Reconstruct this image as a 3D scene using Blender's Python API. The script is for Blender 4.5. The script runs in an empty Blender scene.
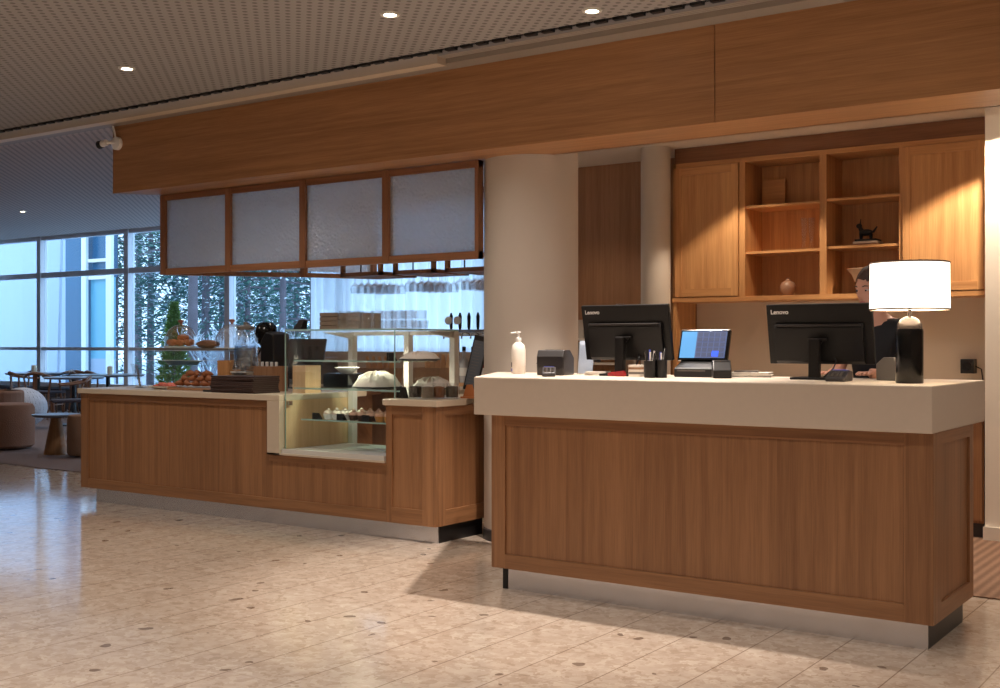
import bpy, bmesh, math, random
from math import sin, cos, pi, radians, atan, tan
from mathutils import Vector, Matrix
random.seed(7)
SC = bpy.context.scene
COL = SC.collection
# ---------------------------------------------------------------- camera, world, exposure
CAM_H = 1.27
cd = bpy.data.cameras.new('camera'); cam = bpy.data.objects.new('camera', cd); COL.objects.link(cam)
cam.location = (0, 0, CAM_H); cam.rotation_euler = (pi/2, 0, atan(805/1156))
cd.sensor_fit = 'HORIZONTAL'; cd.sensor_width = 36; cd.lens = 36*1.156; cd.clip_end = 200; cd.clip_start = .05
SC.camera = cam
W = bpy.data.worlds.new('overcast_sky'); SC.world = W; W.use_nodes = True
bg = W.node_tree.nodes['Background']; bg.inputs[0].default_value = (.56, .75, 1, 1); bg.inputs[1].default_value = 2.9
vs = SC.view_settings; vs.view_transform = 'Standard'; vs.look = 'None'; vs.gamma = 1; vs.exposure = 0.22; vs.use_curve_mapping = False
cy = SC.cycles; cy.use_denoising = True; cy.transparent_max_bounces = 40; cy.max_bounces = 10; cy.diffuse_bounces = 5; cy.glossy_bounces = 4; cy.sample_clamp_indirect = 6
WARM = (1, .87, .77)
CEIL = 3.05
def spot(loc, power, size=120, blend=.6, color=WARM, rad=.04, aim=None):
    l = bpy.data.lights.new('downlight_and_fill_lamp', 'SPOT'); l.energy = power; l.spot_size = radians(size); l.spot_blend = blend; l.color = color; l.shadow_soft_size = rad
    o = bpy.data.objects.new('downlight_and_fill_lamp', l); COL.objects.link(o); o.location = loc
    if aim: o.rotation_euler = (Vector(aim)-Vector(loc)).to_track_quat('-Z', 'Y').to_euler()
    return o
# room downlights, the later ones added out of view (x, y, power); the first three are seen in the picture
ROOM_LAMPS = [(-6.235, 4.743, 90), (-4.05, 4.778, 60), (-3.12, 5.34, 400), (-1.85, 4.75, 30), (.4, 4.75, 60),
              (-6.2, 2.5, 95), (-4.0, 2.5, 95), (-1.8, 2.5, 100), (.4, 2.5, 90), (-8.4, 4.7, 60), (-8.4, 2.5, 80),
              (-4.0, .3, 220), (-1.8, .3, 240), (.4, .3, 200), (-6.2, .3, 190)]
for x, y, p in ROOM_LAMPS: spot((x, y, CEIL-.03), p*(.9 if y > 5 else .72), 74 if y > 5 else 130, .5 if y > 5 else .7)
# staff side: cabinet downlights first, then unseen lamps added to fill the area
INNER_LAMPS = [(-3.3, 7.72, 52), (-1.62, 7.7, 120), (-2.5, 6.9, 34), (-4.95, 7.9, 16), (-1.2, 6.9, 26)]
BAR_FILL_LAMPS = [(-7.4, 7.3, 3.32, 60), (-6.0, 7.3, 3.32, 60), (-9.5, 8.4, 3.32, 80), (-11.5, 10.6, 3.32, 90), (-14.0, 8.6, 3.32, 90), (-16.5, 10.6, 3.32, 90), (-18.5, 8.6, 3.32, 80)]  # fill lamps added to brighten the bar and dining area
for x, y, z, p in BAR_FILL_LAMPS: spot((x, y, z), p*.8, 100 if x > -8 else 150, 1)
for x, y, p in INNER_LAMPS: spot((x, y, 2.74), p, (100 if x < -2 else 112) if y > 7.6 else 150, .25 if y > 7.6 else 1, (1, .80, .60) if y > 7.6 else (1, .88, .76), .02 if y > 7.6 and x > -4 else .25)
# ---------------------------------------------------------------- mesh helpers
class MB:
    def __init__(s): s.bm = bmesh.new()
    def box(s, x0, x1, y0, y1, z0, z1, M=None):
        v = [s.bm.verts.new(c) for c in [(x0,y0,z0),(x1,y0,z0),(x1,y1,z0),(x0,y1,z0),(x0,y0,z1),(x1,y0,z1),(x1,y1,z1),(x0,y1,z1)]]
        for f in [(0,3,2,1),(4,5,6,7),(0,1,5,4),(1,2,6,5),(2,3,7,6),(3,0,4,7)]: s.bm.faces.new([v[i] for i in f])
        if M: bmesh.ops.transform(s.bm, matrix=M, verts=v)
        return s
    def prism(s, pts, a, b, axis='z', M=None):
        def P(p, h): return (p[0], p[1], h) if axis == 'z' else ((p[0], h, p[1]) if axis == 'y' else (h, p[0], p[1]))
        A = [s.bm.verts.new(P(p, a)) for p in pts]; B = [s.bm.verts.new(P(p, b)) for p in pts]; n = len(pts)
        s.bm.faces.new(A[::-1]); s.bm.faces.new(B)
        for i in range(n): s.bm.faces.new([A[i], A[(i+1)%n], B[(i+1)%n], B[i]])
        if M: bmesh.ops.transform(s.bm, matrix=M, verts=A+B)
        return s
    def lathe(s, prof, n=24, c=(0,0,0), M=None, closed=True, sq=1):
        rings = []; vs_ = []
        for r, z in prof:
            if r < 1e-5: ring = [s.bm.verts.new((c[0], c[1], c[2]+z))]
            else: ring = [s.bm.verts.new((c[0]+r*cos(2*pi*i/n), c[1]+sq*r*sin(2*pi*i/n), c[2]+z)) for i in range(n)]
            rings.append(ring); vs_ += ring
        for a, b in zip(rings, rings[1:]):
            for i in range(n):
                j = (i+1) % n
                if len(a) == 1 and len(b) == 1: continue
                if len(a) == 1: s.bm.faces.new([a[0], b[j], b[i]])
                elif len(b) == 1: s.bm.faces.new([a[i], a[j], b[0]])
                else: s.bm.faces.new([a[i], a[j], b[j], b[i]])
        if closed:
            if len(rings[0]) > 1: s.bm.faces.new(rings[0][::-1])
            if len(rings[-1]) > 1: s.bm.faces.new(rings[-1])
        if M: bmesh.ops.transform(s.bm, matrix=M, verts=vs_)
        return s
    def cyl(s, x, y, z0, z1, r, n=24, r2=None, M=None): return s.lathe([(r, z0), (r if r2 is None else r2, z1)], n, (x, y, 0), M)
    def tube(s, pts, r, n=8):
        P = [Vector(p) for p in pts]; rr = r if isinstance(r, (list, tuple)) else [r]*len(P); rings = []
        for i, p in enumerate(P):
            t = (P[min(i+1, len(P)-1)]-P[max(i-1, 0)]).normalized()
            u = t.cross(Vector((0,0,1)) if abs(t.z) < .9 else Vector((1,0,0))).normalized(); w = t.cross(u)
            rings.append([s.bm.verts.new(p+(u*cos(2*pi*k/n)+w*sin(2*pi*k/n))*rr[i]) for k in range(n)])
        for a, b in zip(rings, rings[1:]):
            for k in range(n): s.bm.faces.new([a[k], a[(k+1)%n], b[(k+1)%n], b[k]])
        s.bm.faces.new(rings[0][::-1]); s.bm.faces.new(rings[-1])
        return s
    def ball(s, c, r, sx=1, sy=1, sz=1, u=16, v=10):
        m = Matrix.Translation(c) @ Matrix.Diagonal((r*sx, r*sy, r*sz, 1)); bmesh.ops.create_uvsphere(s.bm, u_segments=u, v_segments=v, radius=1, matrix=m); return s
    def blob(s, c, r, sx=1, sy=1, sz=1, j=.15, sub=2, seed=1):
        m = Matrix.Translation(c) @ Matrix.Diagonal((r*sx, r*sy, r*sz, 1)); R = random.Random(seed)
        g = bmesh.ops.create_icosphere(s.bm, subdivisions=sub, radius=1)
        for v in g['verts']: v.co *= 1+R.uniform(-j, j)
        bmesh.ops.transform(s.bm, matrix=m, verts=g['verts']); return s
    def xf(s, M): bmesh.ops.transform(s.bm, matrix=M, verts=s.bm.verts[:]); return s
def obj(name, mb, m, parent=None, smooth=False, bevel=0):
    bmesh.ops.recalc_face_normals(mb.bm, faces=mb.bm.faces[:])
    me = bpy.data.meshes.new(name); mb.bm.to_mesh(me); mb.bm.free()
    o = bpy.data.objects.new(name, me); COL.objects.link(o); me.materials.append(m)
    if smooth:
        me.shade_smooth()
        if hasattr(me, 'set_sharp_from_angle'): me.set_sharp_from_angle(angle=radians(38))
    if bevel:
        b = o.modifiers.new('soft_edge', 'BEVEL'); b.width = bevel; b.segments = 2; b.limit_method = 'ANGLE'
    if parent: o.parent = parent
    return o
def tag(o, label, cat, group=None):
    o['label'] = label; o['category'] = cat
    if group: o['group'] = group
    return o
def thing(name, label, cat, loc=(0,0,0), rz=0, group=None):
    o = bpy.data.objects.new(name, None); COL.objects.link(o); o.location = loc; o.rotation_euler = (0,0,rz); o.empty_display_size = .1
    return tag(o, label, cat, group)
def struct(name, mb, m, parent=None, **k):
    o = obj(name, mb, m, parent, **k)
    if not parent: o['kind'] = 'structure'
    return o
def dup(root, loc=None, rz=None, label=None, group=None, scale=None):
    r = root.copy(); COL.objects.link(r)
    if loc is not None: r.location = loc
    if rz is not None: r.rotation_euler = (r.rotation_euler[0], r.rotation_euler[1], rz)
    if scale: r.scale = scale
    if label: r['label'] = label
    if group: r['group'] = group
    for ch in list(root.children):
        c = ch.copy(); COL.objects.link(c); c.parent = r
        for g in list(ch.children):
            d = g.copy(); COL.objects.link(d); d.parent = c
    return r
def T(x=0, y=0, z=0): return Matrix.Translation((x, y, z))
def Rx(a): return Matrix.Rotation(a, 4, 'X')
def Ry(a): return Matrix.Rotation(a, 4, 'Y')
def Rz(a): return Matrix.Rotation(a, 4, 'Z')
# ---------------------------------------------------------------- materials
def mk(name):
    m = bpy.data.materials.new(name); m.use_nodes = True; nt = m.node_tree
    return m, nt, nt.nodes['Principled BSDF']
def srgb(r, g, b):
    f = lambda c: (c/255/12.92) if c/255 <= .04045 else ((c/255+.055)/1.055)**2.4
    return (f(r), f(g), f(b), 1)
def plain(name, c, rough=.5, metal=0, spec=.5, bump=0, bscale=60, var=0, vscale=3, emis=None, es=0, sub=0):
    m, nt, p = mk(name); p.inputs['Roughness'].default_value = rough; p.inputs['Metallic'].default_value = metal; p.inputs['Specular IOR Level'].default_value = spec
    p.inputs['Base Color'].default_value = c
    tc = nt.nodes.new('ShaderNodeTexCoord')
    n = nt.nodes.new('ShaderNodeTexNoise'); n.inputs['Scale'].default_value = vscale; n.inputs['Detail'].default_value = 4; nt.links.new(tc.outputs['Object'], n.inputs['Vector'])
    mx = nt.nodes.new('ShaderNodeMix'); mx.data_type = 'RGBA'
    mx.inputs[6].default_value = tuple(x*(1-var) for x in c[:3])+(1,); mx.inputs[7].default_value = tuple(min(1, x*(1+var)) for x in c[:3])+(1,)
    nt.links.new(n.outputs['Fac'], mx.inputs[0]); nt.links.new(mx.outputs[2], p.inputs['Base Color'])
    if bump:
        n2 = nt.nodes.new('ShaderNodeTexNoise'); n2.inputs['Scale'].default_value = bscale; nt.links.new(tc.outputs['Object'], n2.inputs['Vector'])
        b = nt.nodes.new('ShaderNodeBump'); b.inputs['Strength'].default_value = bump; b.inputs['Distance'].default_value = .01; nt.links.new(n2.outputs['Fac'], b.inputs['Height']); nt.links.new(b.outputs['Normal'], p.inputs['Normal'])
    if emis: p.inputs['Emission Color'].default_value = emis; p.inputs['Emission Strength'].default_value = es
    return m
def mathn(nt, op, a, b=None, c=None):
    n = nt.nodes.new('ShaderNodeMath'); n.operation = op
    for i, v in enumerate((a, b, c)):
        if v is None: continue
        if isinstance(v, (int, float)): n.inputs[i].default_value = v
        else: nt.links.new(v, n.inputs[i])
    return n.outputs[0]
def wood(name, grain, dark, light, plank=.11, rough=.42, pv=.10):
    """oak veneer; grain = 'x','y' or 'z' direction of the fibres"""
    m, nt, p = mk(name); L = nt.links
    tc = nt.nodes.new('ShaderNodeTexCoord'); sx = nt.nodes.new('ShaderNodeSeparateXYZ'); L.new(tc.outputs['Object'], sx.inputs[0])
    x, y, z = sx.outputs
    if grain == 'z': across = mathn(nt, 'ADD', x, mathn(nt, 'MULTIPLY', y, 1.13)); along = z
    elif grain == 'x': across = mathn(nt, 'ADD', z, mathn(nt, 'MULTIPLY', y, 1.13)); along = x
    else: across = mathn(nt, 'ADD', z, mathn(nt, 'MULTIPLY', x, 1.13)); along = y
    pid = mathn(nt, 'FLOOR', mathn(nt, 'DIVIDE', across, plank))
    wn = nt.nodes.new('ShaderNodeTexWhiteNoise'); wn.noise_dimensions = '1D'; L.new(pid, wn.inputs['W'])
    cv = nt.nodes.new('ShaderNodeCombineXYZ'); L.new(mathn(nt, 'MULTIPLY', across, 26.), cv.inputs[0]); L.new(mathn(nt, 'ADD', mathn(nt, 'MULTIPLY', along, .8), mathn(nt, 'MULTIPLY', wn.outputs[0], 30.)), cv.inputs[1])
    n1 = nt.nodes.new('ShaderNodeTexNoise'); n1.inputs['Scale'].default_value = 1; n1.inputs['Detail'].default_value = 5; n1.inputs['Distortion'].default_value = .5; L.new(cv.outputs[0], n1.inputs['Vector'])
    cv2 = nt.nodes.new('ShaderNodeCombineXYZ'); L.new(mathn(nt, 'MULTIPLY', across, 190.), cv2.inputs[0]); L.new(mathn(nt, 'MULTIPLY', along, 5.), cv2.inputs[1])
    n2 = nt.nodes.new('ShaderNodeTexNoise'); n2.inputs['Scale'].default_value = 1; n2.inputs['Detail'].default_value = 3; L.new(cv2.outputs[0], n2.inputs['Vector'])
    f = mathn(nt, 'ADD', mathn(nt, 'MULTIPLY', n1.outputs['Fac'], .62), mathn(nt, 'MULTIPLY', n2.outputs['Fac'], .38))
    f = mathn(nt, 'ADD', f, mathn(nt, 'MULTIPLY', mathn(nt, 'SUBTRACT', wn.outputs[0], .5), pv*1.6))
    cr = nt.nodes.new('ShaderNodeValToRGB'); cr.color_ramp.elements[0].position = .32; cr.color_ramp.elements[1].position = .66
    cr.color_ramp.elements[0].color = dark; cr.color_ramp.elements[1].color = light; L.new(f, cr.inputs[0]); L.new(cr.outputs[0], p.inputs['Base Color'])
    p.inputs['Roughness'].default_value = rough
    b = nt.nodes.new('ShaderNodeBump'); b.inputs['Strength'].default_value = .15; b.inputs['Distance'].default_value = .002; L.new(n2.outputs['Fac'], b.inputs['Height']); L.new(b.outputs['Normal'], p.inputs['Normal'])
    return m
OD, OL = srgb(127, 87, 56), srgb(163, 117, 79)
OAKZ = wood('oak_vertical', 'z', OD, OL); OAKX = wood('oak_horizontal', 'x', OD, OL, .4); OAKY = wood('oak_depthwise', 'y', OD, OL, .4)
FASC = wood('oak_fascia', 'x', srgb(148, 103, 66), srgb(184, 135, 92), .23, .45, .06)
WALLWOOD = wood('oak_wall', 'z', srgb(150, 108, 76), srgb(180, 136, 100), .16)
CABZ = wood('oak_cabinet', 'z', srgb(176, 124, 78), srgb(212, 162, 108), .13); CABX = wood('oak_cabinet_rail', 'x', srgb(176, 124, 78), srgb(208, 158, 104), .4)
DARKW = wood('walnut_frame', 'z', srgb(124, 82, 56), srgb(156, 110, 78), .2)
DARKWX = wood('walnut_rail', 'x', srgb(124, 82, 56), srgb(156, 110, 78), .2)
LIGHTW = wood('pale_birch', 'z', srgb(208, 172, 128), srgb(230, 198, 156), .2)
SLAB = plain('warm_beige_composite', srgb(208, 194, 178), .45, var=.03, vscale=40)
TOPM = plain('pale_stone_top', srgb(206, 190, 168), .3, var=.03, vscale=40)
PLASTER = plain('cream_plaster', srgb(196, 186, 174), .7, bump=.06, bscale=200, var=.015)
WHITEP = plain('white_painted', srgb(236, 228, 216), .45, var=.01)
WHITEM = plain('white_metal', srgb(214, 212, 206), .35, var=.01)
BEIGEW = plain('beige_wall_paint', srgb(208, 194, 178), .7, var=.02)
BLACK = plain('matt_black_plastic', srgb(20, 19, 20), .42, var=.1, vscale=20)
BLACKG = plain('gloss_black_plastic', srgb(12, 12, 13), .15, var=.1)
DGREY = plain('dark_grey_plastic', srgb(56, 54, 56), .4, var=.05)
MGREY = plain('mid_grey_plastic', srgb(112, 106, 100), .4, var=.05)
STEEL = plain('brushed_steel', srgb(226, 226, 230), .25, .9, bump=.03, bscale=300, var=.06, vscale=8)
CHROME = plain('polished_chrome', srgb(220, 220, 222), .12, 1)
WHITE = plain('white_plastic', srgb(232, 230, 228), .4)
PAPER = plain('white_paper', srgb(226, 220, 210), .7, var=.02)
CLOTH = plain('white_wrap_cloth', srgb(224, 216, 206), .8, bump=.4, bscale=25, var=.04)
def glass(name, tint, refl=.10, edge=.5, grough=.02, gcol=(1,1,1,1)):
    m, nt, p = mk(name); nt.nodes.remove(p); L = nt.links; out = nt.nodes['Material Output']
    t = nt.nodes.new('ShaderNodeBsdfTransparent'); t.inputs[0].default_value = tint
    g = nt.nodes.new('ShaderNodeBsdfGlossy'); g.inputs['Roughness'].default_value = grough; g.inputs[0].default_value = gcol
    lw = nt.nodes.new('ShaderNodeLayerWeight'); lw.inputs['Blend'].default_value = .35
    f = mathn(nt, 'ADD', mathn(nt, 'MULTIPLY', lw.outputs['Facing'], edge), refl)
    mx = nt.nodes.new('ShaderNodeMixShader'); L.new(f, mx.inputs[0]); L.new(t.outputs[0], mx.inputs[1]); L.new(g.outputs[0], mx.inputs[2]); L.new(mx.outputs[0], out.inputs[0])
    return m
PANE = glass('window_glass', (.87, .95, .98, 1), .02, .08)
CASEG = glass('display_glass', (.985, .99, .99, 1), .035, .10)
SHELFG = glass('shelf_glass', (.88, .96, .95, 1), .10, .3)
CLEARG = glass('tableware_glass', (.98, .985, .99, 1), .06, .32, .08)
DOMEG = glass('dome_glass', (.97, .98, .99, 1), .10, .8, .05)
GEDGE = plain('glass_edge_green', srgb(160, 190, 182), .2, var=.15, vscale=12)
def frosted():
    m, nt, p = mk('hammered_frosted_glass'); nt.nodes.remove(p); L = nt.links; out = nt.nodes['Material Output']
    tc = nt.nodes.new('ShaderNodeTexCoord'); v = nt.nodes.new('ShaderNodeTexVoronoi'); v.inputs['Scale'].default_value = 42; L.new(tc.outputs['Object'], v.inputs['Vector'])
    b = nt.nodes.new('ShaderNodeBump'); b.inputs['Strength'].default_value = .8; b.inputs['Distance'].default_value = .015; L.new(v.outputs['Distance'], b.inputs['Height'])
    t = nt.nodes.new('ShaderNodeBsdfTranslucent'); t.inputs[0].default_value = (.92, .96, 1, 1); L.new(b.outputs['Normal'], t.inputs['Normal'])
    d = nt.nodes.new('ShaderNodeBsdfDiffuse'); d.inputs[0].default_value = (.78, .84, .95, 1); L.new(b.outputs['Normal'], d.inputs['Normal'])
    g = nt.nodes.new('ShaderNodeBsdfGlossy'); g.inputs['Roughness'].default_value = .12; L.new(b.outputs['Normal'], g.inputs['Normal'])
    r = nt.nodes.new('ShaderNodeBsdfRefraction'); r.inputs['Roughness'].default_value = .5; r.inputs['IOR'].default_value = 1.02; r.inputs[0].default_value = (.86, .93, 1, 1); L.new(b.outputs['Normal'], r.inputs['Normal'])
    m1 = nt.nodes.new('ShaderNodeMixShader'); m1.inputs[0].default_value = .35; L.new(t.outputs[0], m1.inputs[1]); L.new(r.outputs[0], m1.inputs[2])
    m2 = nt.nodes.new('ShaderNodeMixShader'); m2.inputs[0].default_value = .14; L.new(m1.outputs[0], m2.inputs[1]); L.new(d.outputs[0], m2.inputs[2])
    m3 = nt.nodes.new('ShaderNodeMixShader'); m3.inputs[0].default_value = .06; L.new(m2.outputs[0], m3.inputs[1]); L.new(g.outputs[0], m3.inputs[2]); L.new(m3.outputs[0], out.inputs[0])
    return m
FROST = frosted()
def sheer():
    m, nt, p = mk('sheer_curtain'); nt.nodes.remove(p); L = nt.links; out = nt.nodes['Material Output']
    t = nt.nodes.new('ShaderNodeBsdfTranslucent'); t.inputs[0].default_value = (.9, .93, .97, 1)
    d = nt.nodes.new('ShaderNodeBsdfDiffuse'); d.inputs[0].default_value = (.85, .87, .9, 1)
    tr = nt.nodes.new('ShaderNodeBsdfTransparent')
    m1 = nt.nodes.new('ShaderNodeMixShader'); m1.inputs[0].default_value = .25; L.new(t.outputs[0], m1.inputs[1]); L.new(d.outputs[0], m1.inputs[2])
    m2 = nt.nodes.new('ShaderNodeMixShader'); m2.inputs[0].default_value = .12; L.new(m1.outputs[0], m2.inputs[1]); L.new(tr.outputs[0], m2.inputs[2]); L.new(m2.outputs[0], out.inputs[0])
    return m
SHEER = sheer()
def floor_mat():
    m, nt, p = mk('beige_terrazzo_tile'); L = nt.links
    tc = nt.nodes.new('ShaderNodeTexCoord'); sx = nt.nodes.new('ShaderNodeSeparateXYZ'); L.new(tc.outputs['Object'], sx.inputs[0]); x, y, z = sx.outputs
    def vor(sc, stretch):
        mp = nt.nodes.new('ShaderNodeMapping'); mp.inputs['Scale'].default_value = stretch; L.new(tc.outputs['Object'], mp.inputs[0])
        nz = nt.nodes.new('ShaderNodeTexNoise'); nz.inputs['Scale'].default_value = sc*.8; L.new(mp.outputs[0], nz.inputs['Vector'])
        ad = nt.nodes.new('ShaderNodeMixRGB'); ad.blend_type = 'ADD'; ad.inputs[0].default_value = .10; L.new(mp.outputs[0], ad.inputs[1]); L.new(nz.outputs['Color'], ad.inputs[2])
        v = nt.nodes.new('ShaderNodeTexVoronoi'); v.inputs['Scale'].default_value = sc; L.new(ad.outputs[0], v.inputs['Vector']); return v
    v1 = vor(32, (1, 1, 1)); v2 = vor(10, (1, 1.0, 1))
    w1 = nt.nodes.new('ShaderNodeSeparateColor'); L.new(v1.outputs['Color'], w1.inputs[0])
    cr = nt.nodes.new('ShaderNodeValToRGB'); e = cr.color_ramp.elements
    e[0].position = 0; e[0].color = srgb(182, 164, 146); e[1].position = 1; e[1].color = srgb(212, 198, 182)
    for pos, c in [(.12, srgb(190, 173, 156)), (.4, srgb(199, 183, 167)), (.75, srgb(206, 191, 175))]:
        q = e.new(pos); q.color = c
    L.new(w1.outputs[0], cr.inputs[0])
    nz = nt.nodes.new('ShaderNodeTexNoise'); nz.inputs['Scale'].default_value = 7; nz.inputs['Detail'].default_value = 6; L.new(tc.outputs['Object'], nz.inputs['Vector'])
    m1 = nt.nodes.new('ShaderNodeMix'); m1.data_type = 'RGBA'; m1.blend_type = 'MULTIPLY'; m1.inputs[0].default_value = .22; L.new(cr.outputs[0], m1.inputs[6])
    cr2 = nt.nodes.new('ShaderNodeValToRGB'); cr2.color_ramp.elements[0].position = .3; cr2.color_ramp.elements[1].position = .65; cr2.color_ramp.elements[0].color = srgb(178, 158, 140); cr2.color_ramp.elements[1].color = (1,1,1,1); L.new(nz.outputs['Fac'], cr2.inputs[0]); L.new(cr2.outputs[0], m1.inputs[7])
    # sparse dark chips
    w2 = nt.nodes.new('ShaderNodeSeparateColor'); L.new(v2.outputs['Color'], w2.inputs[0])
    chip = mathn(nt, 'MULTIPLY', mathn(nt, 'GREATER_THAN', w2.outputs[0], .90), mathn(nt, 'LESS_THAN', v2.outputs['Distance'], .24))
    m2 = nt.nodes.new('ShaderNodeMix'); m2.data_type = 'RGBA'; L.new(mathn(nt, 'MULTIPLY', chip, .72), m2.inputs[0]); L.new(m1.outputs[2], m2.inputs[6]); m2.inputs[7].default_value = srgb(96, 74, 60)
    # tile joints every 0.305 m in x, 0.61 m in y
    def joint(c, pitch, off, wd):
        fr = mathn(nt, 'FRACT', mathn(nt, 'DIVIDE', mathn(nt, 'ADD', c, off), pitch)); d = mathn(nt, 'ABSOLUTE', mathn(nt, 'SUBTRACT', fr, .5)); return mathn(nt, 'GREATER_THAN', d, .5-wd/pitch/2)
    g = mathn(nt, 'MAXIMUM', joint(x, .305, 1.293+30.5, .006), mathn(nt, 'MULTIPLY', joint(y, .61, 20.1, .004), .5))
    m3 = nt.nodes.new('ShaderNodeMix'); m3.data_type = 'RGBA'; L.new(mathn(nt, 'MULTIPLY', g, .62), m3.inputs[0]); L.new(m2.outputs[2], m3.inputs[6]); m3.inputs[7].default_value = srgb(112, 86, 66); L.new(m3.outputs[2], p.inputs['Base Color'])
    p.inputs['Specular IOR Level'].default_value = .75
    rn = mathn(nt, 'ADD', mathn(nt, 'MULTIPLY', nz.outputs['Fac'], .08), .07); L.new(rn, p.inputs['Roughness'])
    b = nt.nodes.new('ShaderNodeBump'); b.inputs['Strength'].default_value = .25; b.inputs['Distance'].default_value = .004; n3 = nt.nodes.new('ShaderNodeTexNoise'); n3.inputs['Scale'].default_value = 2.5; L.new(tc.outputs['Object'], n3.inputs['Vector']); L.new(n3.outputs['Fac'], b.inputs['Height']); L.new(b.outputs['Normal'], p.inputs['Normal'])
    return m
def ceiling_mat(name, base, hole, pitch):
    m, nt, p = mk(name); L = nt.links
    tc = nt.nodes.new('ShaderNodeTexCoord'); sx = nt.nodes.new('ShaderNodeSeparateXYZ'); L.new(tc.outputs['Object'], sx.inputs[0]); x, y, z = sx.outputs
    s = mathn(nt, 'MULTIPLY', mathn(nt, 'SINE', mathn(nt, 'MULTIPLY', x, pi/pitch)), mathn(nt, 'SINE', mathn(nt, 'MULTIPLY', y, pi/pitch)))
    f = mathn(nt, 'SMOOTH_MIN', 1, mathn(nt, 'MAXIMUM', 0, mathn(nt, 'MULTIPLY', mathn(nt, 'SUBTRACT', s, .35), 4)), .1)
    mx = nt.nodes.new('ShaderNodeMix'); mx.data_type = 'RGBA'; L.new(f, mx.inputs[0]); mx.inputs[6].default_value = base; mx.inputs[7].default_value = hole; L.new(mx.outputs[2], p.inputs['Base Color']); p.inputs['Roughness'].default_value = .8
    b = nt.nodes.new('ShaderNodeBump'); b.invert = True; b.inputs['Strength'].default_value = .4; b.inputs['Distance'].default_value = .006; L.new(f, b.inputs['Height']); L.new(b.outputs['Normal'], p.inputs['Normal'])
    return m
def stripe_mat():
    m, nt, p = mk('striped_brown_carpet'); L = nt.links
    tc = nt.nodes.new('ShaderNodeTexCoord'); sx = nt.nodes.new('ShaderNodeSeparateXYZ'); L.new(tc.outputs['Object'], sx.inputs[0]); x, y, z = sx.outputs
    s = mathn(nt, 'SINE', mathn(nt, 'MULTIPLY', x, 110)); f = mathn(nt, 'ADD', mathn(nt, 'MULTIPLY', s, .35), .5)
    n = nt.nodes.new('ShaderNodeTexNoise'); n.inputs['Scale'].default_value = 60; L.new(tc.outputs['Object'], n.inputs['Vector'])
    f = mathn(nt, 'ADD', f, mathn(nt, 'MULTIPLY', mathn(nt, 'SUBTRACT', n.outputs['Fac'], .5), .5))
    mx = nt.nodes.new('ShaderNodeMix'); mx.data_type = 'RGBA'; L.new(f, mx.inputs[0]); mx.inputs[6].default_value = srgb(112, 84, 68); mx.inputs[7].default_value = srgb(160, 128, 106); L.new(mx.outputs[2], p.inputs['Base Color']); p.inputs['Roughness'].default_value = .95
    return m
CARPET = plain('mauve_brown_carpet', srgb(122, 104, 100), .95, bump=.3, bscale=150, var=.15, vscale=30)
# ---------------------------------------------------------------- the room
struct('floor', MB().box(-27, 6, -4, 13.5, -.1, 0), floor_mat())
struct('floor_carpet_dining', MB().prism([(-26.9, 7.0), (-14, 6.95), (-11.3, 7.05), (-10.6, 7.0), (-9.2, 7.02), (-8.6, 7.2), (-8.6, 13.3), (-26.9, 13.3)], .001, .008), CARPET)
struct('floor_carpet_staff', MB().box(-3.2, 2.8, 6.12, 8.68, .001, .007), stripe_mat())
CM = ceiling_mat('perforated_ceiling', srgb(158, 154, 152), srgb(116, 112, 110), .040)
struct('ceiling', MB().box(-27, 6, -4, 5.52, CEIL, CEIL+.06), CM)
struct('ceiling_dining', MB().box(-27, 6, 5.8, 13.5, 3.35, 3.42), ceiling_mat('perforated_ceiling_far', srgb(196, 176, 164), srgb(122, 116, 114), .05))
struct('ceiling_staff', MB().box(-5.6, 3, 6.22, 8.8, 2.8, 2.86), WHITEP)
# slot between the two ceilings: dark recess, serrated tile edge, pale trim beam
struct('trim_1', MB().box(-27, 6, 5.66, 5.80, 3.0, 3.36), plain('trim_beam_paint', srgb(150, 140, 130), .5))
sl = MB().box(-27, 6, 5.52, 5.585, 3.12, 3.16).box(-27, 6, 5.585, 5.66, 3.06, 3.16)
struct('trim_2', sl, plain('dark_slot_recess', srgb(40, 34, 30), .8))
tb = MB()
x = -20.
while x < 2: tb.box(x, x+.07, 5.515, 5.55, 3.035, 3.06); x += .115
struct('trim_3', tb, BLACK)
dr = MB()
for yy in (5.585, 5.612, 5.639): dr.box(-4.35, 3, yy, yy+.018, 3.03, 3.10)
struct('trim_4', dr, plain('diffuser_rail_metal', srgb(170, 158, 146), .4))
struct('trim_5', MB().box(-20, -4.35, 5.575, 5.66, 2.985, 3.05), plain('trim_strip_pale', srgb(205, 188, 168), .5))
struct('wall_right', MB().box(3, 3.1, -4, 8.9, 0, 3.35), BEIGEW)
struct('wall_front', MB().box(-27, 6, -4.1, -4, 0, 3.35), BEIGEW)
struct('wall_left', MB().box(-27.1, -27, -4, 13.5, 0, 3.42), plain('pale_grey_wall', srgb(190, 188, 190), .7))
struct('wall_back', MB().box(-4.02, 3, 8.55, 8.65, 0, 3.35), BEIGEW)
struct('wall_back_wood', MB().box(-5.6, -4.02, 8.62, 8.72, 0, 2.8), WALLWOOD)
# white wall pier right of the cabinets with its baseboard
struct('wall_pier', MB().box(-1.70, 3, 7.93, 8.55, 0, 2.8).box(-1.60, -.5, 7.915, 7.93, .12, 2.74), WHITEP, bevel=.004)
struct('baseboard_pier', MB().box(-1.705, 3, 7.90, 7.93, 0, .09), WHITEP)
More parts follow.
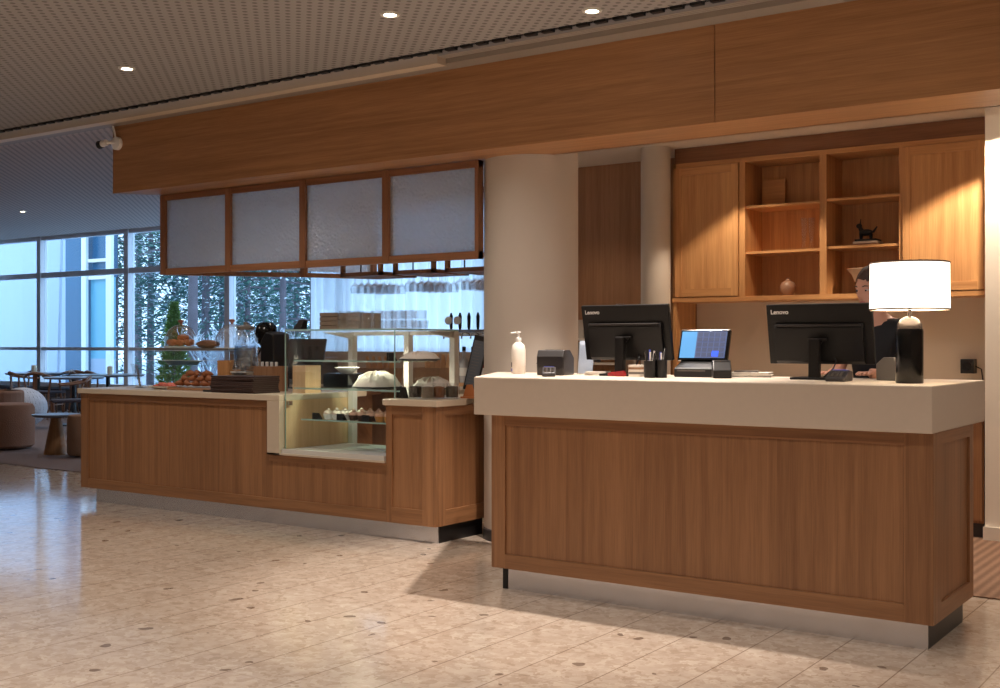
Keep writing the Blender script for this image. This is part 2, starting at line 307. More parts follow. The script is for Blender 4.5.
# window wall
FR = plain('window_frame_grey', srgb(226, 228, 234), .4); FRD = plain('window_rail_grey', srgb(120, 132, 150), .4)
YW = 13.4
XM = [-25.54, -22.87, -20.2, -17.53, -14.86, -12.19, -9.52, -6.85, -4.2]
for i, (a, b) in enumerate(zip(XM, XM[1:])):
    w = struct('window_%d' % (i+1), MB().box(a-.06, a+.06, YW-.09, YW+.06, .45, 3.35).box(a+.06, b-.06, YW-.07, YW+.04, 2.55, 2.65).box(a+.06, b-.06, YW-.07, YW+.04, 1.15, 1.21).box(a+.06, b-.06, YW-.07, YW+.04, 3.28, 3.35).box(a+.06, b-.06, YW-.09, YW+.05, .45, .53), FR)
    struct('window_pane', MB().box(a+.06, b-.06, YW, YW+.008, .5, 3.3), PANE, w)
struct('wall_window_sill', MB().box(-27, 6, YW-.12, YW+.1, 0, .45), plain('low_wall_paint', srgb(120, 116, 120), .7))
struct('wall_behind_staff', MB().box(-4.2, 6, 13.3, 13.45, .45, 3.4), BEIGEW)
# boxed bulkhead hanging from the dining ceiling, far left
bh = struct('ceiling_bulkhead', MB().box(-22, -16.45, 9.3, 9.9, 2.78, 3.35), plain('bulkhead_paint', srgb(196, 188, 190), .6))
# big round plaster column and the slim one behind
struct('column_large', MB().lathe([(.31, 0), (.31, 2.52)], 64, (-4.18, 6.36, 0)), PLASTER, smooth=True)
struct('baseboard_column', MB().lathe([(.318, 0), (.318, .07), (.311, .075)], 64, (-4.18, 6.36, 0)), DGREY, smooth=True)
struct('column_slim', MB().lathe([(.115, 0), (.115, 2.8)], 40, (-4.16, 8.1, 0)), PLASTER, smooth=True)
# ---------------------------------------------------------------- fascia beam
fa = thing('fascia_beam', 'long oak veneered fascia beam hanging over both counters', 'fascia', (0, 0, 0)); fa['kind'] = 'structure'
FZ = 2.47; FY = 5.8
obj('face_panel', MB().box(-7.80, -2.625, FY, FY+.02, FZ, 3.34), FASC, fa)
obj('face_panel', MB().box(-2.62, 2.99, FY, FY+.02, FZ, 3.34), FASC, fa)
obj('soffit', MB().prism([(-7.80, FY+.02), (2.99, FY+.02), (2.99, 6.22), (-7.45, 6.22)], FZ, FZ+.02), FASC, fa)
obj('end_panel', MB().prism([(-7.80, FY+.02), (-7.78, FY+.02), (-7.43, 6.22), (-7.45, 6.22)], FZ, 3.34), OAKZ, fa)
obj('back_panel', MB().box(-7.45, 2.99, 6.20, 6.22, FZ, 3.34), WHITEP, fa)
# ---------------------------------------------------------------- canopy of frosted panes
ca = thing('glazed_canopy', 'wood framed canopy of frosted textured glass panes hanging over the food counter', 'canopy', (0, 0, 0))
CZ0, CZ1, CY = 1.825, 2.465, 6.10
CX0, CX1 = -7.56, -4.40
def rail(mb, p, q, z0, z1, t=.045):
    p = Vector(p); q = Vector(q); d = (q-p).normalized(); n = Vector((-d.y, d.x))*t/2
    mb.prism([tuple(p-n), tuple(q-n), tuple(q+n), tuple(p+n)], z0, z1); return mb
obj('top_rail', rail(MB(), (CX0, CY), (CX1, CY), CZ1-.045, CZ1), DARKWX, ca)
obj('bottom_rail', rail(MB(), (CX0, CY), (CX1, CY), CZ0, CZ0+.05), DARKWX, ca)
PX = [CX0, -6.77, -5.98, -5.19, CX1]
for i, px in enumerate(PX):
    obj('post', MB().box(px-(.028 if i else 0), px+(.028 if i < 4 else 0)+(.028 if i == 0 else 0), CY-.03, CY+.03, CZ0, CZ1), DARKW, ca)
for a, b in zip(PX, PX[1:]): obj('glass_pane', MB().box(a+.028, b-.028, CY-.005, CY+.005, CZ0+.05, CZ1-.045), FROST, ca)
SP = [(CX0+.02, CY), (-6.83, 6.95), (-6.55, 7.5)]
for a, b in zip(SP, SP[1:]):
    obj('side_rail', rail(MB(), a, b, CZ0, CZ0+.035), DARKWX, ca); obj('side_rail', rail(MB(), a, b, CZ1-.045, CZ1), DARKWX, ca)
    obj('side_pane', rail(MB(), a, b, CZ0+.05, CZ1-.045, .01), FROST, ca)
    obj('side_post', MB().box(b[0]-.025, b[0]+.025, b[1]-.025, b[1]+.025, CZ0, CZ1), DARKW, ca)
# hanging stemware racks behind the canopy
def rack(x, y, w, label):
    t = thing('glass_rack', label, 'rack', (x, y, 1.80), 0, 'hanging stemware racks')
    obj('frame', MB().box(-w/2, w/2, -.22, -.19, 0, .03).box(-w/2, w/2, .19, .22, 0, .03).box(-w/2, -w/2+.03, -.22, .22, 0, .03).box(w/2-.03, w/2, -.22, .22, 0, .03), DARKWX, t)
    sl_ = MB(); n = 5
    for i in range(n):
        xx = -w/2+.06+i*(w-.12)/(n-1); sl_.box(xx-.02, xx+.02, -.19, .19, .0, .012)
    obj('slat', sl_, DARKW, t)
    obj('upper_frame', MB().box(-w/2, w/2, -.22, -.19, .10, .13).box(-w/2, -w/2+.03, -.22, -.19, .03, .10).box(w/2-.03, w/2, -.22, -.19, .03, .10), DARKWX, t)
    obj('hanger', MB().tube([(-w/2+.02, 0, .03), (-w/2+.02, 0, .63)], .006).tube([(w/2-.02, 0, .03), (w/2-.02, 0, .63)], .006).box(-w/2, w/2, -.02, .02, .60, .64), BLACK, t)
    return t
wg = obj('wine_glass', MB().lathe([(.0, 0), (.033, 0), (.034, -.003), (.004, -.007), (.0035, -.075), (.012, -.085), (.034, -.105), (.039, -.13), (.034, -.165), (.032, -.165), (.037, -.13), (.032, -.108), (.004, -.09)], 14, closed=False), CLEARG, smooth=True)
first = [True]
def hang(x, y, lab, grp):
    if first[0]: o = wg; o.location = (x, y, 1.835); first[0] = False
    else: o = wg.copy(); COL.objects.link(o); o.location = (x, y, 1.835)
    tag(o, lab, 'wine glass', grp)
for (rx, ry, rw, nm) in [(-6.05, 7.0, .42, 'leftmost'), (-5.52, 7.0, .40, 'middle'), (-5.02, 7.0, .40, 'rightmost')]:
    rack(rx, ry, rw, 'wooden slotted stemware rack hanging over the bar, %s of the three' % nm)
    n = 5
    for i in range(4):
        for j in range(5):
            
            xx = rx-rw/2+.06+(i+.5)*(rw-.12)/4; hang(xx+random.uniform(-.012, .012), ry-.15+j*.075, 'upside-down wine glass in the %s stemware rack, %s row, %s' % (nm, ['front', 'second', 'third', 'fourth', 'back'][j], ['leftmost', 'second from the left', 'second from the right', 'rightmost'][i]), 'wine glasses in the %s rack' % nm)
# ---------------------------------------------------------------- front till counter
fc = thing('service_counter', 'long oak panelled till counter with thick beige top and steel kickboard', 'counter', (0, 0, 0))
SY, SXL, SXR, SB = 4.84, -3.535, -1.238, 5.78
obj('countertop', MB().prism([(SXL, SY), (SXR, SY), (SXR, SB), (-4.05, SB)], .905, 1.10), SLAB, fc, bevel=.006)
WY, WXL, WXR, WB, Z0, Z1 = 4.905, -3.47, -1.25, 5.60, .112, .905
obj('carcass', MB().prism([(WXL+.02, WY+.02), (WXR-.02, WY+.02), (WXR-.02, WB), (-3.86, WB)], Z0, Z1), OAKZ, fc)
def framed(parent, xa, xb, y, z0, z1, st_l, st_r, top, bot, prefix=''):
    obj('front_panel', MB().box(xa+st_l, xb-st_r, y+.012, y+.022, z0+bot, z1-top), OAKZ, parent)
    obj('stile', MB().box(xa, xa+st_l, y, y+.03, z0, z1), OAKZ, parent, bevel=.0015); obj('stile', MB().box(xb-st_r, xb, y, y+.03, z0, z1), OAKZ, parent, bevel=.0015)
    obj('top_rail', MB().box(xa+st_l, xb-st_r, y, y+.03, z1-top, z1), OAKX, parent, bevel=.0015); obj('bottom_rail', MB().box(xa+st_l, xb-st_r, y, y+.03, z0, z0+bot), OAKX, parent, bevel=.0015)
framed(fc, WXL, WXR, WY, Z0, Z1, .085, .12, .055, .075)
ex = WXR
obj('end_panel', MB().box(ex-.022, ex-.012, WY+.12, WB-.06, Z0+.075, Z1-.055), OAKZ, fc)
obj('end_stile', MB().box(ex-.03, ex, WY+.03, WY+.13, Z0, Z1), OAKZ, fc); obj('end_stile', MB().box(ex-.03, ex, WB-.07, WB, Z0, Z1), OAKZ, fc)
obj('end_rail', MB().box(ex-.03, ex, WY+.13, WB-.07, Z1-.055, Z1), OAKY, fc); obj('end_rail', MB().box(ex-.03, ex, WY+.13, WB-.07, Z0, Z0+.075), OAKY, fc)
obj('kickboard', MB().box(WXL+.075, WXR-.035, WY+.045, WY+.055, 0, Z0), STEEL, fc)
obj('plinth', MB().box(WXL+.045, WXR-.035, WY+.055, WB-.05, 0, Z0).box(WXL+.045, WXL+.072, WY+.04, WY+.055, 0, Z0), BLACK, fc)
# ---------------------------------------------------------------- food counter (left)
lc = thing('food_counter', 'long oak panelled food counter with pale stone top and cut-out for a glass case', 'counter', (0, 0, 0))
LY, LXL, LXR, LB = 5.76, -8.16, -4.504, 6.32
NX0, NX1, NZ = -5.997, -4.917, .507
T0 = .872
obj('carcass', MB().prism([(LXL+.02, .11), (LXR-.02, .11), (LXR-.02, T0), (NX1+.01, T0), (NX1+.01, NZ-.012), (NX0-.01, NZ-.012), (NX0-.01, T0), (LXL+.02, T0)], LY+.022, LB, 'y').box(LXL+.02, NX0-.01, LB, 6.62, .11, T0), OAKZ, lc)
obj('front_panel', MB().prism([(LXL+.09, .185), (NX1+.02, .185), (NX1+.02, NZ-.012), (NX0, NZ-.012), (NX0, T0-.05), (LXL+.09, T0-.05)], LY+.012, LY+.022, 'y'), OAKZ, lc)
obj('stile', MB().box(LXL, LXL+.10, LY, LY+.03, .11, T0), OAKZ, lc, bevel=.0015)
obj('bottom_rail', MB().box(LXL+.10, NX1, LY, LY+.03, .11, .185), OAKX, lc, bevel=.0015)
obj('top_rail', MB().box(LXL+.10, NX0-.002, LY, LY+.03, T0-.05, T0), OAKX, lc, bevel=.0015)
obj('notch_rail', MB().box(NX0, NX1, LY, LY+.03, NZ-.06, NZ-.015), OAKX, lc)
framed(lc, NX1, LXR, LY-.001, .11, T0, .05, .11, .06, .10)
obj('end_panel', MB().box(LXR-.022, LXR-.012, LY+.1, LB-.02, .21, T0-.06), OAKZ, lc)
obj('end_stile', MB().box(LXR-.03, LXR, LY+.03, LY+.10, .11, T0), OAKZ, lc); obj('end_rail', MB().box(LXR-.03, LXR, LY+.10, LB, T0-.06, T0), OAKY, lc); obj('end_rail', MB().box(LXR-.03, LXR, LY+.10, LB, .11, .21), OAKY, lc)
obj('kickboard', MB().box(LXL+.14, LXR-.02, LY+.045, LY+.055, 0, .11), STEEL, lc)
obj('plinth', MB().box(LXL+.14, LXR-.02, LY+.055, LB-.03, 0, .11), BLACK, lc)
obj('countertop', MB().prism([(LXL-.02, LY-.02), (NX0+.005, LY-.02), (NX0+.12, LY-.02), (NX0+.12, 6.66), (LXL-.02, 6.66)], T0, .912), TOPM, lc, bevel=.003)
obj('countertop', MB().prism([(NX1-.015, LY-.02), (LXR+.02, LY-.02), (LXR+.02, 6.05), (-4.62, 6.34), (-4.75, 6.66), (NX1-.015, 6.66)], T0, .912), TOPM, lc, bevel=.003)
obj('cutout_lining', MB().box(NX0, NX0+.12, LY-.018, LY+.03, NZ-.012, T0).box(NX0, NX1, LY-.018, 6.5, NZ-.012, NZ), TOPM, lc)
obj('cutout_cheek', MB().box(NX0, NX0+.12, LY+.03, 6.5, NZ, T0), LIGHTW, lc)
obj('cutout_cheek', MB().box(NX1-.015, NX1+.01, LY+.03, 6.5, NZ, T0), LIGHTW, lc)
# ---------------------------------------------------------------- glass display case
dc = thing('display_case', 'tall glass food display case set into the food counter cut-out', 'display case', (0, 0, 0))
GX0, GX1, GY0, GY1, GT = NX0+.13, NX1+.045, LY+.03, 6.47, 1.362
obj('front_glass', MB().box(GX0, GX1-.05, GY0, GY0+.008, NZ+.012, GT), CASEG, dc)
obj('side_glass', MB().box(GX0, GX0+.008, GY0+.01, GY1, .915, GT), CASEG, dc)
obj('side_glass', MB().box(GX1, GX1+.008, GY0, GY1, .915, GT), CASEG, dc)
obj('top_glass', MB().box(GX0, GX1+.01, GY0, GY1, GT, GT+.008), CASEG, dc)
obj('glass_edge', MB().box(GX0, GX1+.01, GY0-.004, GY0, GT-.002, GT+.010), GEDGE, dc)
obj('glass_edge', MB().box(GX1+.008, GX1+.013, GY0, GY1, GT-.002, GT+.010), GEDGE, dc)
obj('glass_edge', MB().box(GX0-.004, GX0, GY0, GY0+.009, NZ+.012, GT), GEDGE, dc)
obj('glass_edge', MB().box(GX1+.002, GX1+.010, GY0-.004, GY0, .915, GT), GEDGE, dc)
obj('corner_post', MB().box(GX0+.0, GX0+.045, GY1-.03, GY1+.02, NZ, GT), WHITEM, dc)
obj('corner_post', MB().box(GX1-.045, GX1+.0, GY1-.03, GY1+.02, .915, GT), WHITEM, dc)
obj('middle_post', MB().box(-5.33, -5.285, GY1-.03, GY1+.02, NZ+.01, GT), WHITEM, dc)
obj('top_bracket', MB().prism([(GY1-.32, GT-.006), (GY1, GT-.006), (GY1, GT-.055)], GX0, GX0+.04, 'x'), WHITEM, dc)
obj('top_bracket', MB().prism([(GY1-.32, GT-.006), (GY1, GT-.006), (GY1, GT-.055)], GX1-.045, GX1, 'x'), WHITEM, dc)
obj('back_rail', MB().box(GX0+.045, GX1-.045, GY1-.02, GY1+.01, GT-.03, GT), WHITEM, dc)
obj('base_tray', MB().box(GX0-.005, NX1-.02, GY0-.01, GY1-.03, NZ, NZ+.025), WHITEM, dc)
obj('tray_rim', MB().box(GX0-.008, NX1-.018, GY0-.03, GY0-.012, NZ+.0, NZ+.03), WHITEM, dc)
for zz, b, x1 in ((1.148, .40, GX1), (.955, .46, GX1)):
    s_ = obj('glass_shelf', MB().box(GX0+.02, x1-.01, GY0+.07, GY0+.07+b, zz, zz+.008), SHELFG, dc)
    obj('shelf_edge', MB().box(GX0+.02, x1-.01, GY0+.065, GY0+.07, zz-.001, zz+.009), GEDGE, s_)
s_ = obj('glass_shelf', MB().box(GX0+.06, NX1-.03, GY0+.10, GY1-.06, .735, .743), SHELFG, dc)
obj('shelf_edge', MB().box(GX0+.06, NX1-.03, GY0+.095, GY0+.10, .734, .744), GEDGE, s_)
obj('clamp', MB().box(GX0-.006, GX0+.012, GY0+.02, GY0+.04, .84, .87).box(GX0-.006, GX0+.012, GY0+.045, GY0+.06, .84, .87), CHROME, dc)
spot((-5.4, GY0+.30, GT-.02), 30, 150, .5, (1, .85, .65), .05)  # unseen fill lamp added inside the case to brighten its shelves
# ---------------------------------------------------------------- upper cabinet wall
UY, UB, UZ0, UZ1 = 8.2, 8.55, 1.60, 2.70
uc = thing('wall_cabinet', 'oak wall cabinet with two doors and open shelves above the staff desk', 'cabinet', (0, 0, -.025))
obj('side_panel', MB().box(-4.06, -4.035, UY, UB, 1.66, UZ1), CABZ, uc); obj('side_panel', MB().box(-1.745, -1.725, UY, UB, 1.66, UZ1), CABZ, uc)
obj('bottom_panel', MB().box(-4.06, -1.725, UY-.015, UB, UZ0+.02, UZ0+.055), CABX, uc)
obj('top_panel', MB().box(-4.06, -1.725, UY, UB, 2.665, UZ1), CABX, uc)
obj('back_panel', MB().box(-4.035, -1.745, UB-.02, UB-.002, 1.655, 2.665), CABZ, uc)
obj('divider', MB().box(-3.505, -3.46, UY-.005, UB-.02, 1.655, 2.665), CABZ, uc)
obj('divider', MB().box(-2.885, -2.835, UY-.005, UB-.02, 1.655, 2.665), CABZ, uc)
obj('divider', MB().box(-2.32, -2.295, UY-.005, UB-.02, 1.655, 2.665), CABZ, uc)
for a, b, zs in ((-3.46, -2.885, (2.335, 1.99)), (-2.835, -2.32, (2.345, 2.0))):
    for zz in zs: obj('shelf', MB().box(a, b, UY+.01, UB-.02, zz-.018, zz), CABX, uc)
obj('filler_panel', MB().box(-4.06, -1.705, UY+.03, UY+.06, UZ1, 2.823), DARKWX, uc)
def cab_door(xa, xb):
    d = obj('door', MB().box(xa+.055, xb-.055, UY-.012, UY-.004, 1.715, 2.60), CABZ, uc)
    obj('door_stile', MB().box(xa, xa+.055, UY-.02, UY-.002, 1.66, 2.66).box(xb-.055, xb, UY-.02, UY-.002, 1.66, 2.66), CABZ, d, bevel=.001)
    [obj('door_rail', MB().box(xa+.055, xb-.055, UY-.02, UY-.002, q, q+.06), CABX, d, bevel=.001) for q in (1.66, 2.6)]
cab_door(-4.033, -3.51); cab_door(-2.292, -1.747)
obj('leg_panel', MB().box(-4.06, -4.03, UY+.0, UB, .966, UZ0+.02), CABZ, uc)
# staff desk along the back wall
sd = thing('staff_desk', 'oak base cabinet with pale worktop along the staff wall', 'cabinet', (0, 0, 0))
obj('carcass', MB().box(-4.03, -1.715, 7.97, 8.53, .10, .90), OAKZ, sd)
for i in range(4): obj('door', MB().box(-4.02+i*.577, -3.453+i*.577, 7.95, 7.97, .12, .88), OAKZ, sd)
obj('worktop', MB().box(-4.03, -1.71, 7.92, 8.54, .90, .94), TOPM, sd)
obj('plinth', MB().box(-4.0, -1.72, 8.0, 8.5, 0, .10), DGREY, sd)


# ---------------------------------------------------------------- ceiling fixtures
GLOW = plain('lamp_disc_glow', (1, 1, 1, 1), .5, emis=(1, .86, .66, 1), es=14)
def downlight(x, y, z, label, grp='ceiling downlights'):
    t = thing('downlight', label, 'ceiling light', (x, y, z), 0, grp)
    obj('trim_ring', MB().lathe([(.036, -.002), (.036, -.008), (.052, -.008), (.056, 0), (.036, 0)], 24, closed=False), WHITEM, t, smooth=True)
    obj('lens', MB().lathe([(0, -.004), (.034, -.004), (.034, -.001), (0, -.001)], 20), GLOW, t)
    return t
LBL = ['round recessed ceiling downlight nearest the security camera, lit', 'lit recessed downlight at the top middle of the perforated ceiling', 'lit recessed downlight beside the ceiling slot, above the till counter']
base_dl = downlight(ROOM_LAMPS[0][0], ROOM_LAMPS[0][1], CEIL, LBL[0])
for i, (x, y, p) in enumerate(ROOM_LAMPS[1:]):
    dup(base_dl, (x, y, CEIL), label=LBL[i+1] if i < 2 else 'added ceiling downlight out of view over the open hall in front of the counters')
for i, (x, y, p) in enumerate(INNER_LAMPS[:2]):
    dup(base_dl, (x, y, 2.8), label=['lit recessed downlight over the left door of the wall cabinet', 'lit recessed downlight over the right end of the wall cabinet beside the white pier'][i], group='staff area downlights')
for i, (x, y, z, p) in enumerate(BAR_FILL_LAMPS):  # small fixtures made up to go with the added fill lamps
    dup(base_dl, (x, y, 3.349), label=['added fill downlight above the bar, left of the stemware racks', 'added fill downlight above the stemware racks', 'added fill downlight over the passage behind the food counter', 'added fill downlight near the curtain in the dining area', 'added fill downlight over the poufs in the dining area', 'added fill downlight over the round dining tables', 'added fill downlight beside the hanging bulkhead'][i], group='added dining and bar downlights')
# security camera on the fascia
sc_ = thing('security_camera', 'small white bullet security camera with a dangling cable at the fascia corner', 'camera', (-7.73, FY, 2.86))
obj('mount', MB().lathe([(.052, 0), (.052, .03), (.03, .045)], 24, M=Rx(pi/2)), WHITE, sc_, smooth=True)
obj('arm', MB().tube([(0, -.04, 0), (-.03, -.075, .0), (-.06, -.09, -.005)], .012), WHITE, sc_, smooth=True)
obj('camera_body', MB().lathe([(.024, 0), (.027, .01), (.027, .05), (.022, .06)], 20, M=T(-.03, -.09, .0) @ Ry(-pi/2-.12)), WHITE, sc_, smooth=True)
obj('lens_hood', MB().lathe([(.030, 0), (.034, .035), (.026, .035), (0, .02)], 20, M=T(-.085, -.09, -.007) @ Ry(-pi/2-.12)), BLACK, sc_, smooth=True)
obj('cable', MB().tube([(0, -.03, .045), (-.005, -.035, .09), (-.035, -.03, .15), (-.03, -.03, .2)], .008), WHITE, sc_, smooth=True)
# ---------------------------------------------------------------- outside
SNOW = plain('snow', srgb(186, 196, 212), .9, bump=.2, bscale=3, var=.04)
PINE = plain('pine_needles', (.035, .11, .10, 1), .8, var=.5, vscale=1.2); SNOWL = plain('snow_on_twigs', (.55, .62, .70, 1), .8)
PINE2 = plain('sparse_needles', (.09, .20, .16, 1), .8, var=.5, vscale=1.2)
THUJA = plain('thuja_leaves', (.13, .20, .035, 1), .8, var=.4, vscale=3)
BARK = plain('pine_bark', (.17, .14, .16, 1), .9, var=.35, vscale=4)
struct('ground_snow', MB().prism([(-70, 13.6), (10, 13.6), (10, 80), (-70, 80)], -.3, -.05), SNOW)
def leaves(mb, cx, cy, z0, z1, r0, r1, n, size, R, droop=.3):
    for i in range(n):
        t = R.random()**.8; z = z0+(z1-z0)*t; rr = (r0+(r1-r0)*t)*(R.random()**.45); a = R.uniform(0, 2*pi)
        c = Vector((cx+rr*cos(a), cy+rr*sin(a), z-droop*rr*.4)); s = size*R.uniform(.6, 1.3)
        d = Vector((cos(a), sin(a), -droop+R.uniform(-.4, .4))).normalized(); w = d.cross(Vector((R.uniform(-1,1), R.uniform(-1,1), 1))).normalized()
        v = [mb.bm.verts.new(c+q) for q in (-w*s*.3, d*s, w*s*.3, -d*s*.4)]; mb.bm.faces.new(v)
    return mb
def tree(x, y, h, r, base, n, size, label, mat_=None, tr=.14, seed=1, name='pine_tree', grp='trees beyond the windows'):
    R = random.Random(seed); t = thing(name, label, 'tree', (x, y, -.06), 0, grp)
    obj('trunk', MB().tube([(0, 0, 0), (.05, 0, h*.4), (0, 0, h*.95)], [tr, tr*.75, tr*.2], 10), BARK, t, smooth=True)
    bm_ = MB()
    for i in range(26):
        z = base+(h-base)*i/26; a = R.uniform(0, 2*pi); L_ = r*(1-(z-base)/(h-base)*.8)*R.uniform(.6, 1)
        bm_.tube([(0, 0, z), (L_*.6*cos(a), L_*.6*sin(a), z+.05), (L_*cos(a), L_*sin(a), z-.12)], [.03, .018, .008], 5)
    obj('branches', bm_, BARK, t)
    obj('crown', leaves(MB(), 0, 0, base, h, r, r*.15, int(n*3.2), size*.42, R), mat_ or PINE, t); obj('snow_cover', leaves(MB(), 0, 0, base, h, r, r*.15, int(n*1.3), size*.32, R), SNOWL, t)
    return t
def at(px, Y):   # picture column to world x at distance Y
    k = (px-500)/1156; th = atan(805/1156); d = Y/(cos(th)+k*sin(th)); return d*(-sin(th))+k*d*cos(th)
TR = [(115, 22, 9, 1.9, .5, 1500, .30, PINE2, .15), (150, 24, 10, 2.0, 2.0, 1300, .32, PINE, .2), (192, 17.5, 9, 1.5, 3.4, 900, .28, PINE2, .13), (205, 21, 10, 1.9, 1.2, 1500, .30, PINE, .2),
      (222, 26, 11, 2.3, 1.0, 1500, .36, PINE, .22), (247, 22, 10, 1.8, 1.0, 1500, .30, PINE2, .14), (262, 27, 11, 2.3, .8, 1500, .36, PINE, .2), (282, 19, 9, 1.6, 2.6, 1100, .28, PINE, .15),
      (296, 24, 10, 2.0, 1.0, 1500, .32, PINE2, .16), (312, 20, 9, 1.5, 1.6, 1200, .28, PINE, .14), (335, 25, 10, 2.2, 1.0, 1300, .34, PINE, .18), (138, 30, 13, 2.8, 1.0, 1500, .42, PINE, .25),
      (175, 31, 13, 2.8, 1.0, 1500, .42, PINE, .25), (240, 33, 13, 2.8, 1.0, 1500, .42, PINE, .25), (290, 33, 13, 2.8, 1.0, 1500, .42, PINE, .25)]
ADJ = ['first pale green pine from the neighbouring building', 'dark pine behind the small thuja', 'thin bare-stemmed pine just right of the thuja', 'dark bushy pine behind the bare-stemmed one', 'tall dark pine deep in the wood, left of the wide mullion', 'pale green pine behind the wide mullion',
       'tall dark pine far behind the coffee grinder', 'slender dark pine above the coffee grinder', 'pale green pine left of the curtain edge', 'small dark pine right at the curtain edge', 'dark pine hidden behind the white curtain', 'far tall pine above the white doorway',
       'far tall pine above the thuja', 'far tall pine right of the wide mullion', 'far tall pine near the curtain']
for i, (px, Y, h, r, b, n, s, m_, tr) in enumerate(TR): tree(at(px, Y), Y, h, r, b, n, s, ADJ[i], m_, tr if i == 2 else tr*.62, seed=i+3)
t = thing('thuja_shrub', 'small bright green cone-shaped thuja standing outside the window', 'shrub', (at(174, 16.5), 16.5, -.06))
obj('foliage', leaves(MB(), 0, 0, .15, 2.2, .42, .03, 2600, .10, random.Random(5), -.6), THUJA, t); obj('stem', MB().tube([(0,0,0), (0,0,1.6)], [.04, .015]), BARK, t)
FROSTB = plain('frosted_twig', srgb(205, 212, 222), .8)
def twigs(px, Y, h, label, seed):
    R = random.Random(seed); mb = MB()
    def br(p, d, L_, r, lev):
        q = p+d*L_; mb.tube([p, (p+q)/2+Vector((R.uniform(-.03,.03), R.uniform(-.03,.03), 0)), q], [r, r*.8, r*.6], 5)
        if lev:
            for k in range(3):
                dd = (d+Vector((R.uniform(-.9,.9), R.uniform(-.9,.9), R.uniform(0,.5)))).normalized(); br(p+d*L_*R.uniform(.5, 1), dd, L_*.6, r*.65, lev-1)
    for k in range(7):
        a = R.uniform(0, 2*pi); br(Vector((0,0,0)), Vector((cos(a)*.6, sin(a)*.6, 1)).normalized(), h*.5, .032, 3)
    o = obj('frosted_shrub', mb, FROSTB); o.location = (at(px, Y), Y, -.06); tag(o, label, 'shrub', 'frosted shrubs outside')
twigs(212, 15.2, 1.9, 'white frosted bare shrub left of the wide window mullion', 1); twigs(226, 15.6, 1.7, 'white frosted bare shrub behind the wide window mullion', 2)
twigs(256, 15.3, 1.9, 'white frosted bare shrub behind the coffee grinder', 3); twigs(272, 15.8, 1.8, 'white frosted bare shrub right of the coffee grinder', 4)
nb = thing('neighbouring_building', 'pale building wing with white framed glazed bays seen through the left windows', 'building', (0, 0, 0))
BW = plain('pale_render_wall', srgb(176, 190, 208), .8, var=.02); BB = plain('deep_blue_glazing', srgb(40, 92, 128), .25, var=.15, vscale=.8); BC = plain('cyan_glazing', srgb(110, 176, 200), .3, var=.06, vscale=.6)
SNOWP = plain('bright_white_post', srgb(240, 244, 248), .6)
YB = 18.0
def bx(p0, p1, z0, z1, y=YB, dy=.15): return MB().box(at(p0, YB), at(p1, YB), y, y+dy, z0, z1)
obj('wall', bx(-60, 60, -.06, 6, YB+.3, .2), BW, nb)
for a, b in ((57, 79), (84, 104)): obj('glazing', bx(a, b, 2.95 if a == 84 else -.06, 6, YB+.25), BB, nb)
obj('glazing', bx(84, 104, .9, 2.95, YB+.2), BC, nb)
obj('wall', bx(84, 104, -.06, .9, YB+.2), BW, nb)
for a, b in ((79.5, 84), (104, 109.5)): obj('post', bx(a, b, -.06, 6, YB+.05, .08), SNOWP, nb)
obj('glazing_bar', bx(84, 104, 3.34, 3.42, YB+.1), WHITEP, nb); obj('glazing_bar', bx(84, 104, 2.9, 2.99, YB+.1), WHITEP, nb)
lp = thing('lamp_post', 'thin leaning white lamp post outside the left windows', 'lamp post', (at(58, 16.5), 16.5, -.06))
obj('pole', MB().tube([(0, 0, 0), (.16, 0, 4.2)], .035), BW, lp); obj('foot', MB().cyl(0, 0, 0, .05, .12), BW, lp)
# white sheer curtain behind the bar
cu = MB(); xa, xb = -12.75, -4.3; n = 420; prev = None
for i in range(n+1):
    xx = xa+(xb-xa)*i/n; yy = 13.12+.045*sin(i*.62)+.02*sin(i*.23+1); a = cu.bm.verts.new((xx, yy, .06)); b = cu.bm.verts.new((xx, yy, 3.3))
    if prev: cu.bm.faces.new([prev[0], a, b, prev[1]])
    prev = (a, b)
o = obj('sheer_curtain', cu, SHEER, smooth=True); tag(o, 'long white pleated sheer curtain drawn across the windows behind the bar', 'curtain')
cu = MB(); prev = None
for i in range(40):
    xx = -23.2+1.85*i/39; a = cu.bm.verts.new((xx, 13.12+.045*sin(i*.9), .06)); b = cu.bm.verts.new((xx, 13.12+.045*sin(i*.9), 3.3))
    if prev: cu.bm.faces.new([prev[0], a, b, prev[1]])
    prev = (a, b)
o = obj('sheer_curtain', cu, SHEER, smooth=True); tag(o, 'narrow drawn-back sheer curtain at the far left edge of the windows', 'curtain')
o = obj('curtain_rail', MB().box(-12.9, -4.3, 13.1, 13.14, 3.3, 3.35), WHITEM); tag(o, 'white curtain rail along the top of the windows', 'curtain rail')
